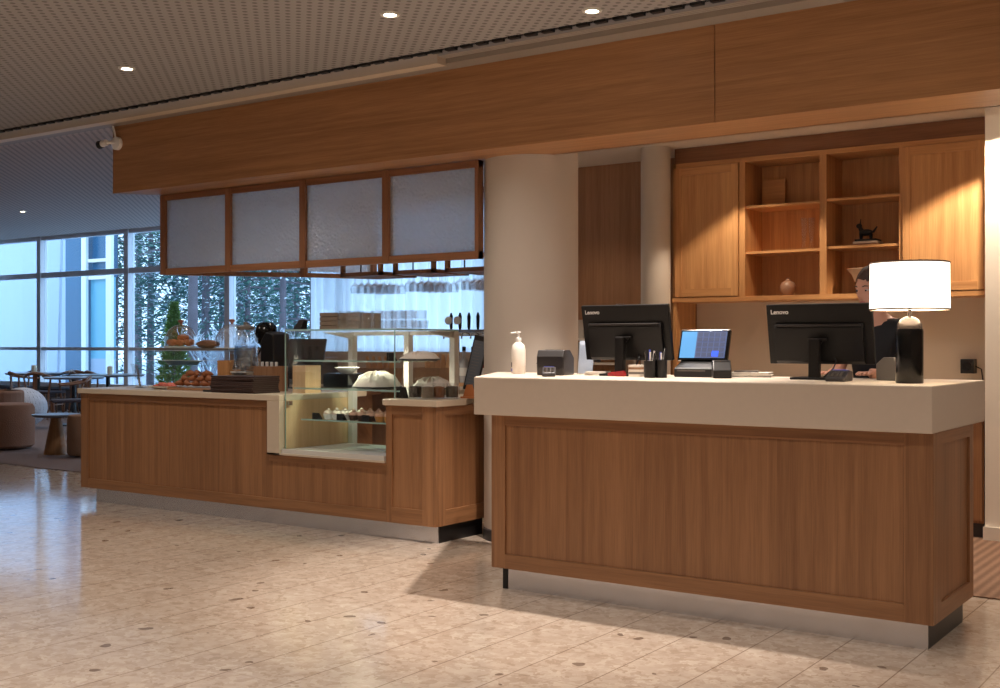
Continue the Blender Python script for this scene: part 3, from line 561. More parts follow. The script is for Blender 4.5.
# ---------------------------------------------------------------- dining area
CHW = wood('chair_wood', 'z', srgb(104, 70, 50), srgb(140, 98, 70), .5); FAB_D = plain('dark_chair_fabric', srgb(66, 62, 72), .9, bump=.2)
BEI = plain('brown_pouf_fabric', srgb(142, 106, 86), .95, bump=.35, bscale=90, var=.1, vscale=8); BEI2 = plain('beige_pouf_fabric', srgb(164, 130, 106), .95, bump=.35, bscale=90, var=.1, vscale=8)
KNIT = plain('white_knit', srgb(206, 208, 216), .95, bump=.9, bscale=28, var=.1, vscale=20)
STONE = plain('grey_table_stone', srgb(120, 124, 134), .3, var=.1, vscale=10)
def chair_proto(loc, rz, label):
    t = thing('dining_chair', label, 'chair', loc, rz, 'dining chairs')
    obj('seat', MB().prism([(-.23, -.2), (.23, -.2), (.25, .22), (-.25, .22)], .43, .47), FAB_D, t, bevel=.012)
    for sx in (-1, 1):
        obj('leg', MB().tube([(.22*sx, .2, 0), (.235*sx, .21, .43)], [.014, .02]), CHW, t); obj('leg', MB().tube([(.22*sx, -.27, 0), (.2*sx, -.2, .43), (.25*sx, -.22, .70)], [.014, .02, .016]), CHW, t)
    pts = [(-.27, .12, .68), (-.29, -.05, .69), (-.24, -.21, .72), (-.12, -.28, .76), (0, -.30, .775), (.12, -.28, .76), (.24, -.21, .72), (.29, -.05, .69), (.27, .12, .68)]
    obj('top_rail', MB().tube(pts, [.013, .015, .02, .026, .03, .026, .02, .015, .013]), CHW, t, smooth=True)
    obj('back_splat', MB().prism([(-.04, -.285), (.04, -.285), (.03, -.265), (-.03, -.265)], .44, .76), CHW, t)
    obj('stretcher', MB().tube([(-.22, .0, .3), (.22, .0, .3)], .011).tube([(-.225, .2, .24), (-.21, -.24, .24)], .011).tube([(.225, .2, .24), (.21, -.24, .24)], .011), CHW, t)
    return t
def P(px, d):
    th = atan(805/1156); r = (px-500)/1156*d; return (-sin(th)*d+cos(th)*r, cos(th)*d+sin(th)*r)
spots = [(68, 16.6, 2.6, 'brown wooden armchair nearest the food counter end, behind the beige pouf'), (45, 19.5, .4, 'brown wooden armchair behind the white knitted pouf'), (28, 19.8, -.3, 'dark wooden armchair at the round table nearest the left edge'),
         (58, 20.8, 1.9, 'dark wooden armchair between the two round tables'), (20, 21.8, 2.8, 'dark wooden armchair on the window side of the leftmost table'), (90, 20.5, -.6, 'brown wooden armchair before the long pale table'), (104, 21.0, .2, 'brown wooden armchair half hidden by the food counter'), (121, 20.8, -.2, 'brown wooden armchair just over the card holder')]
pr = None
for px, d, rz, lb in spots:
    x, y = P(px, d); y = min(y, 12.8)
    pr_ = chair_proto((x, y, .008), rz, lb) if pr is None else dup(pr, (x, y, .008), rz, lb); pr = pr or pr_
def round_tbl(px, d, r, h, label, name='round_table'):
    x, y = P(px, d); t = thing(name, label, 'table', (x, min(y, 12.7), .008), 0, 'dining tables')
    obj('tabletop', MB().lathe([(r-.02, h-.03), (r, h-.01), (r, h)], 40), STONE, t, smooth=True)
    obj('pedestal', MB().lathe([(.05, .03), (.035, .1), (.035, h-.03)], 16), BLACK, t, smooth=True); obj('base_plate', MB().lathe([(.26, 0), (.25, .02), (.05, .035)], 28), BLACK, t, smooth=True)
round_tbl(38, 20.6, .55, .75, 'round grey dining table nearest the left window corner'); round_tbl(74, 18.0, .45, .75, 'round grey dining table behind the beige pouf'); round_tbl(108, 19.5, .6, .75, 'round grey dining table beside the food counter end')
def candle(px, d, label):
    x, y = P(px, d); o = obj('table_lantern', MB().lathe([(.04, 0), (.045, .02), (.045, .13), (.03, .14)], 14), plain('cream_candle_glass', srgb(224, 214, 190), .4), smooth=True); o.location = (x, min(y, 12.7), .758); tag(o, label, 'lantern', 'small table lanterns')
candle(34, 20.5, 'small cream lantern on the leftmost round table'); candle(110, 19.5, 'small cream lantern on the table beside the food counter end')
# poufs, low table
def pouf(px, d, r, h, m_, label, name='pouf'):
    x, y = P(px, d); o = obj(name, MB().lathe([(r*.9, .02), (r, .05), (r*1.01, h*.5), (r, h-.05), (r*.93, h-.01), (r*.8, h), (0, h+.005)], 40), m_, smooth=True); o.location = (x, y, .008); tag(o, label, 'pouf', 'round poufs'); return o
pouf(5, 13.95, .335, .545, BEI, 'large round brown upholstered pouf at the left edge of the picture')
pouf(83, 12.95, .17, .47, BEI2, 'beige upholstered pouf half hidden behind the food counter end')
x, y = P(22, 17.3); t = thing('knitted_pouf', 'chunky white knitted pouf behind the brown pouf', 'pouf', (x, y, .008))
kb = MB().ball((0, 0, .31), .36, 1, 1, .84, 40, 24); obj('knit_cover', kb, KNIT, t, smooth=True)
rg = MB()
for k in range(30):
    a = k*pi/15; rg.tube([(cos(a)*.355*sin(u), sin(a)*.355*sin(u), .31-.298*cos(u)) for u in [q*pi/10+.25 for q in range(9)]], .010, 6)
obj('knit_ribs', rg, KNIT, t, smooth=True)
x, y = P(-4, 15.0); t = thing('lounge_chair', 'low brown upholstered lounge chair behind the brown pouf at the left edge', 'armchair', (x, y, .008), 2.6)
obj('seat', MB().lathe([(.32, .08), (.36, .12), (.36, .38), (.33, .42), (0, .43)], 32), BEI, t, smooth=True)
arc = [(-.36*cos(a), -.34*sin(a)) for a in [pi*k/12 for k in range(13)]]; inn = [(-.30*cos(a), -.28*sin(a)) for a in [pi*k/12 for k in range(12, -1, -1)]]
obj('backrest', MB().prism(arc+inn, .10, .66), BEI, t, bevel=.03)
for a in range(4): obj('leg', MB().cyl(.24*cos(a*pi/2+.78), .24*sin(a*pi/2+.78), 0, .1, .018), CHW, t)
x, y = P(56, 13.25); t = thing('side_table', 'low round side table with dark top and conical oak base', 'table', (x, y, .008))
obj('tabletop', MB().lathe([(.24, .43), (.262, .445), (.262, .46)], 40), STONE, t, smooth=True)
obj('conical_base', MB().lathe([(.135, 0), (.13, .02), (.058, .40), (.07, .43)], 32), wood('cone_wood', 'z', srgb(150, 108, 68), srgb(178, 132, 88), .3), t, smooth=True)
# ---------------------------------------------------------------- bar back counter
bk = thing('bar_back_counter', 'dark back counter of the bar seen through the glass case', 'counter', (0, 0, 0))
obj('carcass', MB().box(-9.0, -5.45, 7.55, 8.15, .1, .86), WALLWOOD, bk); obj('worktop', MB().box(-9.05, -5.4, 7.5, 8.2, .86, .90), TOPM, bk); obj('plinth', MB().box(-8.9, -5.5, 7.6, 8.1, 0, .1), BLACK, bk)
obj('upstand', MB().box(-9.0, -5.4, 8.1, 8.2, .90, 1.20), plain('brown_upstand', srgb(168, 148, 132), .6), bk)
def on_back(px, w, h, m_, label, name, cat, Y=7.85, z=.90, dpt=.25, grp=None, lid=None):
    o = obj(name, MB().box(-w/2, w/2, -dpt/2, dpt/2, 0, h), m_, bevel=.006); o.location = (at(px, Y), Y, z); tag(o, label, cat, grp)
BRN = plain('brown_basket', srgb(148, 112, 82), .8, bump=.5, bscale=60, var=.2, vscale=30)
def basket(px, w, h, label, Y=7.8):
    t = thing('bread_basket', label, 'basket', (at(px, Y), Y, .90), 0, 'baskets on the back counter')
    obj('basket_body', MB().prism([(-w/2+.02, 0), (w/2-.02, 0), (w/2, h*.6), (w/2-.015, h*.6), (w/2-.035, .015), (-w/2+.035, .015), (-w/2+.015, h*.6), (-w/2, h*.6)], -.14, .14, 'y').box(-w/2+.02, w/2-.02, -.14, -.13, 0, h*.6).box(-w/2+.02, w/2-.02, .13, .14, 0, h*.6), BRN, t)
    for k in range(5): obj('baguette', MB().tube([(-w/2+.06+k*(w-.12)/4, .03*(k%2), .02), (-w/2+.05+k*(w-.12)/4+.01*k, .02, h*.6), (-w/2+.04+k*(w-.10)/4+.012*k, 0, h)], [.022, .028, .012], 8), plain('bread_crust', srgb(196, 148, 104), .8, var=.2, vscale=20), t, smooth=True)
basket(378, .34, .26, 'wicker basket of upright bread sticks on the back counter, left of the glass case post'); basket(436, .3, .28, 'wicker basket of upright bread sticks on the back counter, right end')
t = thing('steel_machine', 'grey steel coffee machine with a sloped hood behind the glass case', 'coffee machine', (at(306, 7.8), 7.8, .90))
obj('body', MB().prism([(-.22, 0), (.22, 0), (.22, .20), (-.22, .20)], -.2, .2, 'y'), DGREY, t, bevel=.01); obj('drip_tray', MB().box(-.2, .2, -.24, -.20, 0, .05), STEEL, t); obj('hood', MB().box(-.22, .22, -.2, .2, .20, .25), STEEL, t, bevel=.008)
obj('portafilter', MB().cyl(-.08, -.24, .12, .16, .03).tube([(-.08, -.24, .14), (-.08, -.36, .13)], .012), BLACK, t)
# tilted till screen seen through the left half of the case
t = thing('till_monitor', 'black till screen tilted on a stand behind the left half of the glass case', 'monitor', (at(303, 6.95), 6.95, .90), .35)
on_ = MB().box(-.17, .17, -.012, .012, 0, .30, T(0, 0, .13) @ Rx(-.35)); obj('screen_housing', on_, BLACK, t, bevel=.006); obj('stand', MB().prism([(-.1, 0), (.08, 0), (.04, .2), (-.01, .2)], -.03, .03, 'x'), BLACK, t); obj('stand_foot', MB().box(-.09, .09, -.1, .12, 0, .015), BLACK, t)
o = obj('till_ledge', MB().box(-7.0, -6.2, 6.68, 7.2, .86, .898).box(-6.95, -6.9, 6.75, 7.15, 0, .86).box(-6.3, -6.25, 6.75, 7.15, 0, .86), OAKX); tag(o, 'narrow oak ledge table behind the food counter carrying the till screen', 'ledge')
# coffee grinder with black rounded head
t = thing('coffee_grinder', 'black coffee grinder with a domed hopper behind the menu stack', 'coffee grinder', (at(270, 6.5), 6.5, .912), 0)
obj('body', MB().prism([(-.10, 0), (.13, 0), (.13, .44), (.04, .46), (-.02, .38), (-.02, .10), (-.10, .06)], -.09, .09, 'y'), BLACK, t, bevel=.015)
obj('hopper', MB().lathe([(.03, 0), (.085, .05), (.095, .12), (.08, .17), (.05, .20), (0, .205)], 28, (-.04, 0, .33)), BLACKG, t, smooth=True)
obj('spout', MB().tube([(-.06, -.05, .33), (-.08, -.08, .26)], .018), CHROME, t)
# ---------------------------------------------------------------- on the food counter
CT = .912
def lathe_thing(name, label, cat, x, y, z, parts, grp=None):
    t = thing(name, label, cat, (x, y, z), 0, grp)
    for nm, prof, m_ in parts: obj(nm, MB().lathe(prof, 28, closed=False), m_, t, smooth=True)
    return t
# glass buffet case with two levels
bf = thing('glass_buffet', 'long low glass buffet cover standing on the food counter', 'buffet case', (0, 0, 0))
bx0, bx1, by0, by1 = at(150, 6.25), at(233, 6.25), 6.2, 6.6
obj('top_glass', MB().box(bx0, bx1, by0, by1, 1.225, 1.233), SHELFG, bf); obj('top_edge', MB().box(bx0, bx1, by0-.004, by0, 1.222, 1.236), MGREY, bf)
obj('front_glass', MB().box(bx0+.01, bx1-.01, by0+.01, by0+.016, CT+.002, 1.225), CASEG, bf)
for xx in (bx0+.01, bx1-.02): obj('end_glass', MB().box(xx, xx+.008, by0+.02, by1, CT+.002, 1.225), CASEG, bf)
obj('inner_shelf', MB().box(bx0+.03, bx1-.03, by0+.06, by1-.02, 1.09, 1.096), SHELFG, bf)
ORG = plain('orange_pastry', srgb(206, 134, 76), .7, bump=.5, bscale=40, var=.25, vscale=25); CRO = plain('croissant_crust', srgb(150, 92, 56), .5, bump=.4, bscale=60, var=.35, vscale=18)
def dome(px, Y, z, r, h, label, fill):
    x = at(px, Y); t = thing('cake_dome', label, 'cake dome', (x, Y, z), 0, 'glass cake domes')
    obj('plate', MB().lathe([(0, 0), (.05, 0), (r*1.05, .012), (r*1.06, .018), (0, .012)], 36, closed=False), WHITE, t, smooth=True)
    obj('dome', MB().lathe([(r, .018), (r, .05+h*.25), (r*.93, h*.55), (r*.75, h*.78), (r*.45, h*.93), (.012, h)], 36, closed=False), DOMEG, t, smooth=True)
    obj('knob', MB().lathe([(.010, h), (.012, h+.012), (.024, h+.022), (.024, h+.036), (0, h+.042)], 16, closed=False), plain('copper_knob', srgb(176, 120, 104), .3, .6), t, smooth=True)
    k = 0
    if fill:
        for a in range(12):
            rr = r*.62 if a < 8 else r*.25; aa = a*pi/4; zz = .05 if a < 8 else .09
            b = obj('pastry', MB().blob((rr*cos(aa), rr*sin(aa), zz), .034, 1.1, 1, .8, .12, 2, a), ORG); b.location = (x, Y, z); tag(b, 'orange pastry heaped under the left glass dome', 'pastry', 'pastries under the left dome')
dome(181, 6.4, 1.233, .133, .20, 'clear glass cake dome full of orange pastries, left one on the buffet', True)
dome(232, 6.45, .912+.31, .135, .21, 'empty clear glass cake dome behind the drink dispenser', False)
o = obj('dome_riser', MB().box(-.17, .17, -.14, .14, .28, .308).box(-.16, -.13, -.12, .12, 0, .28).box(.13, .16, -.12, .12, 0, .28), CLEARG); o.location = (at(236, 6.47), 6.47, CT); tag(o, 'clear acrylic riser stand under the empty cake dome', 'riser')
o = obj('bread_loaf', MB().blob((0, 0, .035), .1, 1.25, .6, .36, .05, 3, 4), plain('loaf_crust', srgb(120, 84, 60), .7, var=.3, vscale=20), smooth=True); o.location = (at(208, 6.4), 6.4, 1.233); tag(o, 'dark bread loaf on the buffet glass between the two cake domes', 'bread')
# drinks dispenser
t = thing('drink_dispenser', 'square clear glass drink dispenser with pale blue water', 'drink dispenser', (at(246, 6.12), 6.12, CT))
obj('stand', MB().box(-.085, .085, -.08, .08, 0, .012).box(-.08, -.07, -.07, .07, .012, .14).box(.07, .08, -.07, .07, .012, .14).box(-.085, .085, -.08, .08, .14, .15), WHITEM, t)
obj('tank', MB().lathe([(.085, 0), (.09, .02), (.09, .24), (.06, .29), (.06, .31)], 32, (0, 0, .155), closed=False), CLEARG, t, smooth=True)
obj('water', MB().lathe([(0, .01), (.082, .01), (.086, .03), (.086, .19), (0, .19)], 28, (0, 0, .155)), glass('tinted_water', (.72, .82, .92, 1), .25, .2, .2, (.8, .9, 1, 1)), t, smooth=True)
obj('lid', MB().lathe([(.065, .31), (.068, .335), (.02, .35), (.02, .37), (0, .372)], 28, (0, 0, .155)), MGREY, t, smooth=True)
obj('tap', MB().tube([(0, -.088, .19), (0, -.12, .19), (0, -.125, .165)], .011).box(-.006, .006, -.118, -.106, .19, .225), CHROME, t)
# box of sachets and bottles beside the grinder
t = thing('wooden_caddy', 'brown wooden caddy holding small bottles behind the menu stack', 'caddy', (at(267, 6.2), 6.2, CT))
obj('box', MB().box(-.14, .14, -.08, .08, 0, .015).box(-.14, .14, -.08, -.07, .015, .19).box(-.14, .14, .07, .08, .015, .19).box(-.14, -.13, -.07, .07, .015, .19).box(.13, .14, -.07, .07, .015, .19), WALLWOOD, t)
for k in range(5):
    b = lathe_thing('small_bottle', 'small white topped bottle in the brown wooden caddy', 'bottle', at(267, 6.2)-.10+k*.05, 6.2, CT+.016, [('bottle_body', [(0, 0), (.017, 0), (.018, .14), (.01, .17)], CLEARG if k % 2 else MGREY), ('cap', [(.011, .17), (.012, .205), (0, .207)], WHITE)], 'caddy bottles')
# croissants, salmon, trays
t = thing('serving_tray', 'white oval serving tray on paper in the glass buffet', 'tray', (at(183, 6.42), 6.42, 1.097))
obj('tray', MB().lathe([(0, .0), (.15, .0), (.19, .03), (.2, .032), (.15, .006), (0, .006)], 36, closed=False, sq=.6), plain('blue_grey_dish', srgb(96, 122, 150), .3), t, smooth=True)
obj('parchment', MB().prism([(-.34, -.08), (.30, -.10), (.34, .06), (-.28, .08)], .034, .036), PAPER, t)
t = thing('pastry_board', 'low wooden board under the croissants at the front of the buffet', 'board', (at(200, 6.05), 6.05, CT))
obj('board', MB().box(-.26, .26, -.11, .11, 0, .018), WALLWOOD, t, bevel=.004)
k = 0
for row, n in ((0, 5), (1, 4), (2, 3)):
    for i in range(n):
        cx = -.19+i*.095+row*.048; b = MB()
        b.tube([(-.045, .01, 0), (-.028, -.008, .004), (0, -.014, .01), (.028, -.008, .004), (.045, .01, 0)], [.006, .018, .026, .018, .006], 12)
        o = obj('croissant', b, CRO, smooth=True); o.location = (at(200, 6.05)+cx, 6.05-.03+row*.01, CT+.046+row*.038); o.rotation_euler = (0, 0, random.uniform(-1.2, 1.2)); tag(o, 'golden brown croissant in the %s row of the pile, %s from the left' % (['bottom', 'middle', 'top'][row], ['first', 'second', 'third', 'fourth', 'fifth'][i]), 'croissant', 'croissant pile')
t = thing('salmon_platter', 'white platter with pink salmon slices beside the acrylic card holder', 'platter', (at(165, 6.02), 6.02, CT))
obj('platter', MB().lathe([(0, 0), (.10, 0), (.16, .022), (.165, .026), (.1, .006), (0, .006)], 36, closed=False, sq=.6), WHITE, t, smooth=True)
for k in range(7):
    b = obj('salmon_slice', MB().blob((0, 0, .012), .05, 1, .6, .3, .15, 2, k), plain('salmon_pink', srgb(206, 110, 92), .5, var=.2, vscale=30), smooth=True); b.location = (at(165, 6.02)-.09+k*.03, 6.02+.015*(k % 2), CT+.010+.008*(k % 3)); tag(b, 'pink salmon slice on the white platter', 'salmon', 'salmon slices')
# acrylic card holder
t = thing('card_holder', 'tilted acrylic card holder near the left end of the food counter', 'card holder', (at(140, 6.1), 6.1, CT), -.3)
obj('acrylic', MB().box(-.07, .07, -.003, .003, 0, .20, Rx(.25)).box(-.07, .07, -.05, .03, 0, .004), CLEARG, t)
obj('card', MB().box(-.03, .012, -.001, .001, .01, .19, T(0, .006, 0) @ Rx(.25) @ Ry(.25)), plain('brown_card', srgb(98, 84, 74), .6), t)
# stack of dark menu covers
for k in range(9):
    o = obj('menu_folder', MB().box(-.225, .225, -.13, .13, 0, .0135), plain('dark_menu_leather', srgb(62, 44, 40), .5, var=.15) if k == 0 else bpy.data.materials['dark_menu_leather'], bevel=.003)
    o.location = (at(247, 5.95)+random.uniform(-.005, .005), 5.93+random.uniform(-.005, .005), CT+k*.0138); o.rotation_euler = (0, 0, random.uniform(-.02, .02))
    tag(o, 'dark brown menu folder, %s in the stack on the food counter' % ['lowest', 'second from below', 'third from below', 'fourth from below', 'fifth from below', 'fourth from the top', 'third from the top', 'just below the topmost'][k] if k < 8 else 'topmost dark brown menu folder of the stack on the food counter', 'menu', 'stack of menu folders')
o = obj('pen', MB().tube([(-.05, 0, .008), (.05, .01, .008)], .008), BLACK); o.location = (at(208, 5.84), 5.84, CT); tag(o, 'thick black marker lying left of the menu stack', 'pen')
def hollow(w, d, h, tk=.008): return MB().box(-w/2, w/2, -d/2, d/2, 0, tk).box(-w/2, w/2, -d/2, -d/2+tk, tk, h).box(-w/2, w/2, d/2-tk, d/2, tk, h).box(-w/2, -w/2+tk, -d/2+tk, d/2-tk, tk, h).box(w/2-tk, w/2, -d/2+tk, d/2-tk, tk, h)
o = obj('wooden_box', hollow(.13, .12, .23), CABZ); o.location = (at(229, 6.19), 6.19, CT); tag(o, 'small square oak box behind the menu stack', 'box')
o = obj('birch_box', hollow(.13, .16, .20), LIGHTW); o.location = (at(291, 6.0)-.12, 6.02, CT); o.location.x = -6.03; o.location.y = 6.17; tag(o, 'pale birch box beside the menu stack, against the glass case', 'box')
t = thing('cherry_bowl', 'low bowl of dark red cherries behind the menu stack', 'bowl', (at(252, 6.08)-.02, 5.96+.16, CT))
t.location = (at(250, 6.28), 6.28, CT); obj('bowl', MB().lathe([(0, 0), (.03, 0), (.08, .10), (.084, .10), (.035, .006), (0, .006)], 24, closed=False), WHITE, t, smooth=True)
RED = plain('dark_cherry_red', srgb(104, 34, 34), .25)
for k in range(14):
    a = k*2.4; r = .012*math.sqrt(k)+.008; o = obj('cherry', MB().ball((0, 0, 0), .013, u=10, v=6), RED, smooth=True) if k == 0 else o.copy()
    if k: COL.objects.link(o)
    o.location = (t.location.x+r*cos(a), t.location.y+r*sin(a), CT+.105-.1*r); tag(o, 'dark red cherry heaped in the low bowl', 'cherry', 'cherries')
# ---------------------------------------------------------------- in the display case
CUP = plain('cupcake_paper', srgb(74, 50, 40), .8); CREAM = plain('pink_cream', srgb(222, 180, 158), .6, bump=.5, bscale=90, var=.15, vscale=40); TART = plain('tart_crust', srgb(196, 142, 78), .7, var=.2, vscale=30); CREAM2 = plain('white_cream', srgb(230, 212, 196), .6, var=.1, vscale=40)
def cake(kind):
    m1, m2, nm, lb, cat = {0: (TART, CREAM, 'fruit_tart', 'pink topped tart in the right group on the lowest glass shelf', 'tart'), 1: (CUP, CREAM, 'cupcake', 'chocolate cupcake with pink cream in the middle of the lowest glass shelf', 'cupcake'), 2: (WHITE, CREAM2, 'cream_cake', 'white cream cake in the left group on the lowest glass shelf', 'cake')}[kind]
    t = thing(nm, lb, cat, (0, 0, 0), 0, nm+'s on the lowest shelf')
    obj('case_paper', MB().lathe([(.025, 0), (.037, .036), (0, .036)], 18, closed=False), m1, t, smooth=True)
    c = MB().blob((0, 0, .042), .034, 1, 1, .6, .10, 2, kind).ball((.004, 0, .066), .012, u=10, v=6).ball((-.012, .008, .058), .010, u=8, v=6); obj('topping', c, m2, t, smooth=True); return t
x0 = GX0+.25; protos = {}
for i in range(10):
    for j in range(3):
        kind = 2 if i < 3 else (1 if i < 6 else 0)
        loc = (x0+i*.079, GY0+.17+j*.084, .7435)
        if kind in protos: dup(protos[kind], loc)
        else: protos[kind] = cake(kind); protos[kind].location = loc
for i, lb in enumerate(('leftmost small black price card on the lowest glass shelf', 'small black price card between the cream cakes and the cupcakes', 'small black price card in front of the cupcakes', 'small black price card at the right end of the lowest shelf')):
    o = obj('price_card', MB().prism([(-.02, 0), (.015, .045), (.018, .045), (.02, 0)], -.032, .032, 'x').xf(Rz(pi)), BLACK); o.location = (x0-.06+i*.23, GY0+.125, .7435); tag(o, lb, 'price card', 'black price cards')
def wrap(px, Y, z, r, h, label, seed, sx=1.2):
    t = thing('wrapped_platter', label, 'platter', (at(px, Y), Y, z), 0, 'covered platters'); 
    obj('platter', MB().lathe([(0, 0), (r*.8, 0), (r*1.05, .012), (r*1.05, .016), (0, .010)], 32, closed=False), DGREY, t, smooth=True)
    R = random.Random(seed); b = MB(); n = 36; prof = [(1.0, .014), (.92, h*.35), (.72, h*.7), (.42, h*.93), (0.0, h)]; rings = []
    for rr, zz in prof:
        rings.append([b.bm.verts.new((0, 0, zz))] if rr == 0 else [b.bm.verts.new((r*rr*(1+.06*sin(i*5+rr*9))*cos(2*pi*i/n), r*rr*(1+.06*sin(i*5+rr*9))*sin(2*pi*i/n), zz*(1+.10*sin(i*3.3)+R.uniform(-.04, .04)) )) for i in range(n)])
    for a, c in zip(rings, rings[1:]):
        for i in range(n):
            if len(c) == 1: b.bm.faces.new([a[i], a[(i+1)%n], c[0]])
            else: b.bm.faces.new([a[i], a[(i+1)%n], c[(i+1)%n], c[i]])
    obj('cloth_cover', b, CLOTH, t, smooth=True)
wrap(377, 6.06, .963, .165, .12, 'platter under a crumpled white cloth on the middle shelf, left one', 1); wrap(432, 6.15, .963, .135, .085, 'platter under a crumpled white cloth on the middle shelf, behind the jars', 2)
wrap(420, 6.04, 1.156, .135, .065, 'platter under white cloth on the top inner shelf of the glass case', 3)
o = obj('price_card', MB().prism([(-.02, 0), (.015, .055), (.018, .055), (.02, 0)], -.03, .03, 'x').xf(Rz(pi)), BLACK); o.location = (-4.985, GY0+.11, 1.1565); tag(o, 'black price card before the cloth covered platter on the top inner shelf', 'price card')
o = obj('black_container', MB().box(-.12, .12, -.1, .1, 0, .10), BLACKG, bevel=.01); o.location = (GX0+.27, GY0+.32, .9635); tag(o, 'black rectangular container on the middle shelf at the left', 'container')
o = obj('white_bowl', MB().lathe([(0, 0), (.04, 0), (.09, .04), (.085, .042), (0, .01)], 24, closed=False), WHITE, smooth=True); o.location = (GX0+.29, GY0+.32, .9635+.1005); tag(o, 'white shallow bowl on top of the black container', 'bowl')
# on top of the case: wooden crates, glass mugs
def crate(px, Y, w, label):
    t = thing('wooden_crate', label, 'crate', (at(px, Y), Y, GT+.009)); GW = bpy.data.materials.get('grey_brown_slats') or plain('grey_brown_slats', srgb(120, 104, 90), .7, var=.15, vscale=10)
    for k in range(4): obj('slat', MB().box(-w/2, w/2, -.12, -.11, .002+k*.031, .028+k*.031), GW, t)
    obj('side', MB().box(-w/2, -w/2+.012, -.11, .11, 0, .12), GW, t); obj('side', MB().box(w/2-.012, w/2, -.11, .11, 0, .12), GW, t); obj('back', MB().box(-w/2+.012, w/2-.012, .10, .11, 0, .12), GW, t); obj('bottom', MB().box(-w/2+.012, w/2-.012, -.11, .10, 0, .008), GW, t)
crate(340, 6.15, .17, 'low grey brown slatted crate on the glass case, left one'); crate(364, 6.2, .13, 'low grey brown slatted crate on the glass case, behind the glass mugs')
def mug(x, y, z, first_, lb, grp):
    if first_ is None:
        t = thing('glass_mug', lb, 'mug', (x, y, z), 0, grp)
        obj('cup', MB().lathe([(0, 0), (.033, 0), (.038, .006), (.040, .062), (.037, .062), (.035, .010), (0, .008)], 20, closed=False), CLEARG, t, smooth=True)
        obj('handle', MB().tube([(-.038, 0, .052), (-.056, 0, .046), (-.06, 0, .03), (-.054, 0, .016), (-.038, 0, .012)], .0045, 6), CLEARG, t, smooth=True); return t
    return dup(first_, (x, y, z), label=lb, group=grp)
mg = None
for (px, nx, nz, lb) in ((357, 2, 2, 'clear glass mug in front of the wooden crates on the glass case'), (382, 2, 2, 'clear glass mug in the middle block on the glass case'), (402, 2, 2, 'clear glass mug in the right block on the glass case')):
    for i in range(nx):
        for j in range(2):
            for k in range(nz):
                q = mug(at(px, 6.0)-.045*(nx-1)+i*.094+(.035 if j else 0), 5.94+j*.10-.02 if px == 357 else 6.0+j*.10, GT+.009+k*.064, mg, 'glass mug, %s %s %s one, ' % (['left', 'right'][i], ['front', 'back'][j], ['lower', 'upper'][k])+lb.split('clear glass mug ')[1], lb.replace('clear glass mug', 'glass mugs')); mg = mg or q
for i in range(2):
    o = obj('tumbler', MB().lathe([(0, 0), (.026, 0), (.032, .055), (.030, .055), (.024, .006), (0, .006)], 18, closed=False), CLEARG, smooth=True); o.location = (at(416, 6.05)+i*.068, 6.05, GT+.009); tag(o, ['small clear tumbler beside the stacked mugs on the glass case', 'small clear tumbler at the right end of the row on the glass case'][i], 'tumbler', 'tumblers on the case')
o = obj('card_reader', MB().prism([(-.05, 0), (.04, 0), (.05, .07), (.02, .075)], -.03, .03, 'x'), BLACK, bevel=.004); o.location = (at(300, 6.0), 6.0, GT+.009); tag(o, 'small black card reader on the left end of the glass case top', 'card reader')
# jars on the pier worktop
JARS = [((40, 30, 24), 'small glass jar with dark brown contents, leftmost of the four on the pier top'), ((112, 100, 84), 'small glass jar with grey green contents, second from the left on the pier top'), ((134, 84, 50), 'small glass jar with reddish brown contents on the pier top'), ((66, 58, 44), 'small glass jar with dark olive contents, rightmost of the four on the pier top')]
for (px, Y), (c, lb) in zip(((415.5, 5.93), (428, 5.90), (438.5, 5.98), (452, 6.06)), JARS):
    lathe_thing('glass_jar', lb, 'jar', at(px, Y), Y, CT, [('jar_wall', [(0, 0), (.034, 0), (.037, .006), (.037, .085), (.033, .085), (.033, .006), (0, .006)], CLEARG), ('contents', [(0, .007), (.0335, .007), (.0335, .066), (0, .07)], plain('jar_contents', srgb(*c), .9, bump=.8, bscale=120, var=.4, vscale=80))], 'glass jars on the pier top').scale = (1.18, 1.18, 1.18)
o = obj('price_card', MB().prism([(-.02, 0), (.02, .075), (.024, .075), (.02, 0)], -.035, .035, 'x').xf(Rz(pi+.2)), BLACK); o.location = (at(402, 5.93)+.03, 5.90, CT); tag(o, 'black price card at the left of the jars on the pier top', 'price card')
# menu tablet on a wooden stand
t = thing('menu_board', 'tall narrow black framed menu board leaning on a small wooden stand', 'menu board', (at(470, 6.16), 6.16, CT), .25)
MT = T(0, 0, .05) @ Ry(.20) @ Rx(-.10)
obj('board_frame', MB().box(-.052, .052, -.008, .008, 0, .37, MT), BLACK, t, bevel=.004)
obj('board_sheet', MB().box(-.042, .042, -.0095, -.0082, .03, .335, MT), plain('slate_sheet', srgb(84, 90, 98), .5, var=.1), t)
tl = MB()
for k in range(14): tl.box(-.030, .026-random.uniform(0, .03), -.0105, -.0097, .05+k*.02, .0525+k*.02, MT)
obj('menu_lines', tl, MGREY, t)
obj('wooden_stand', MB().prism([(-.05, 0), (.05, 0), (.02, .09), (-.02, .09)], .0, .05, 'y', T(.0, -.01, 0)).box(-.05, .05, -.045, .04, 0, .012), plain('orange_oak', srgb(190, 118, 68), .5), t)
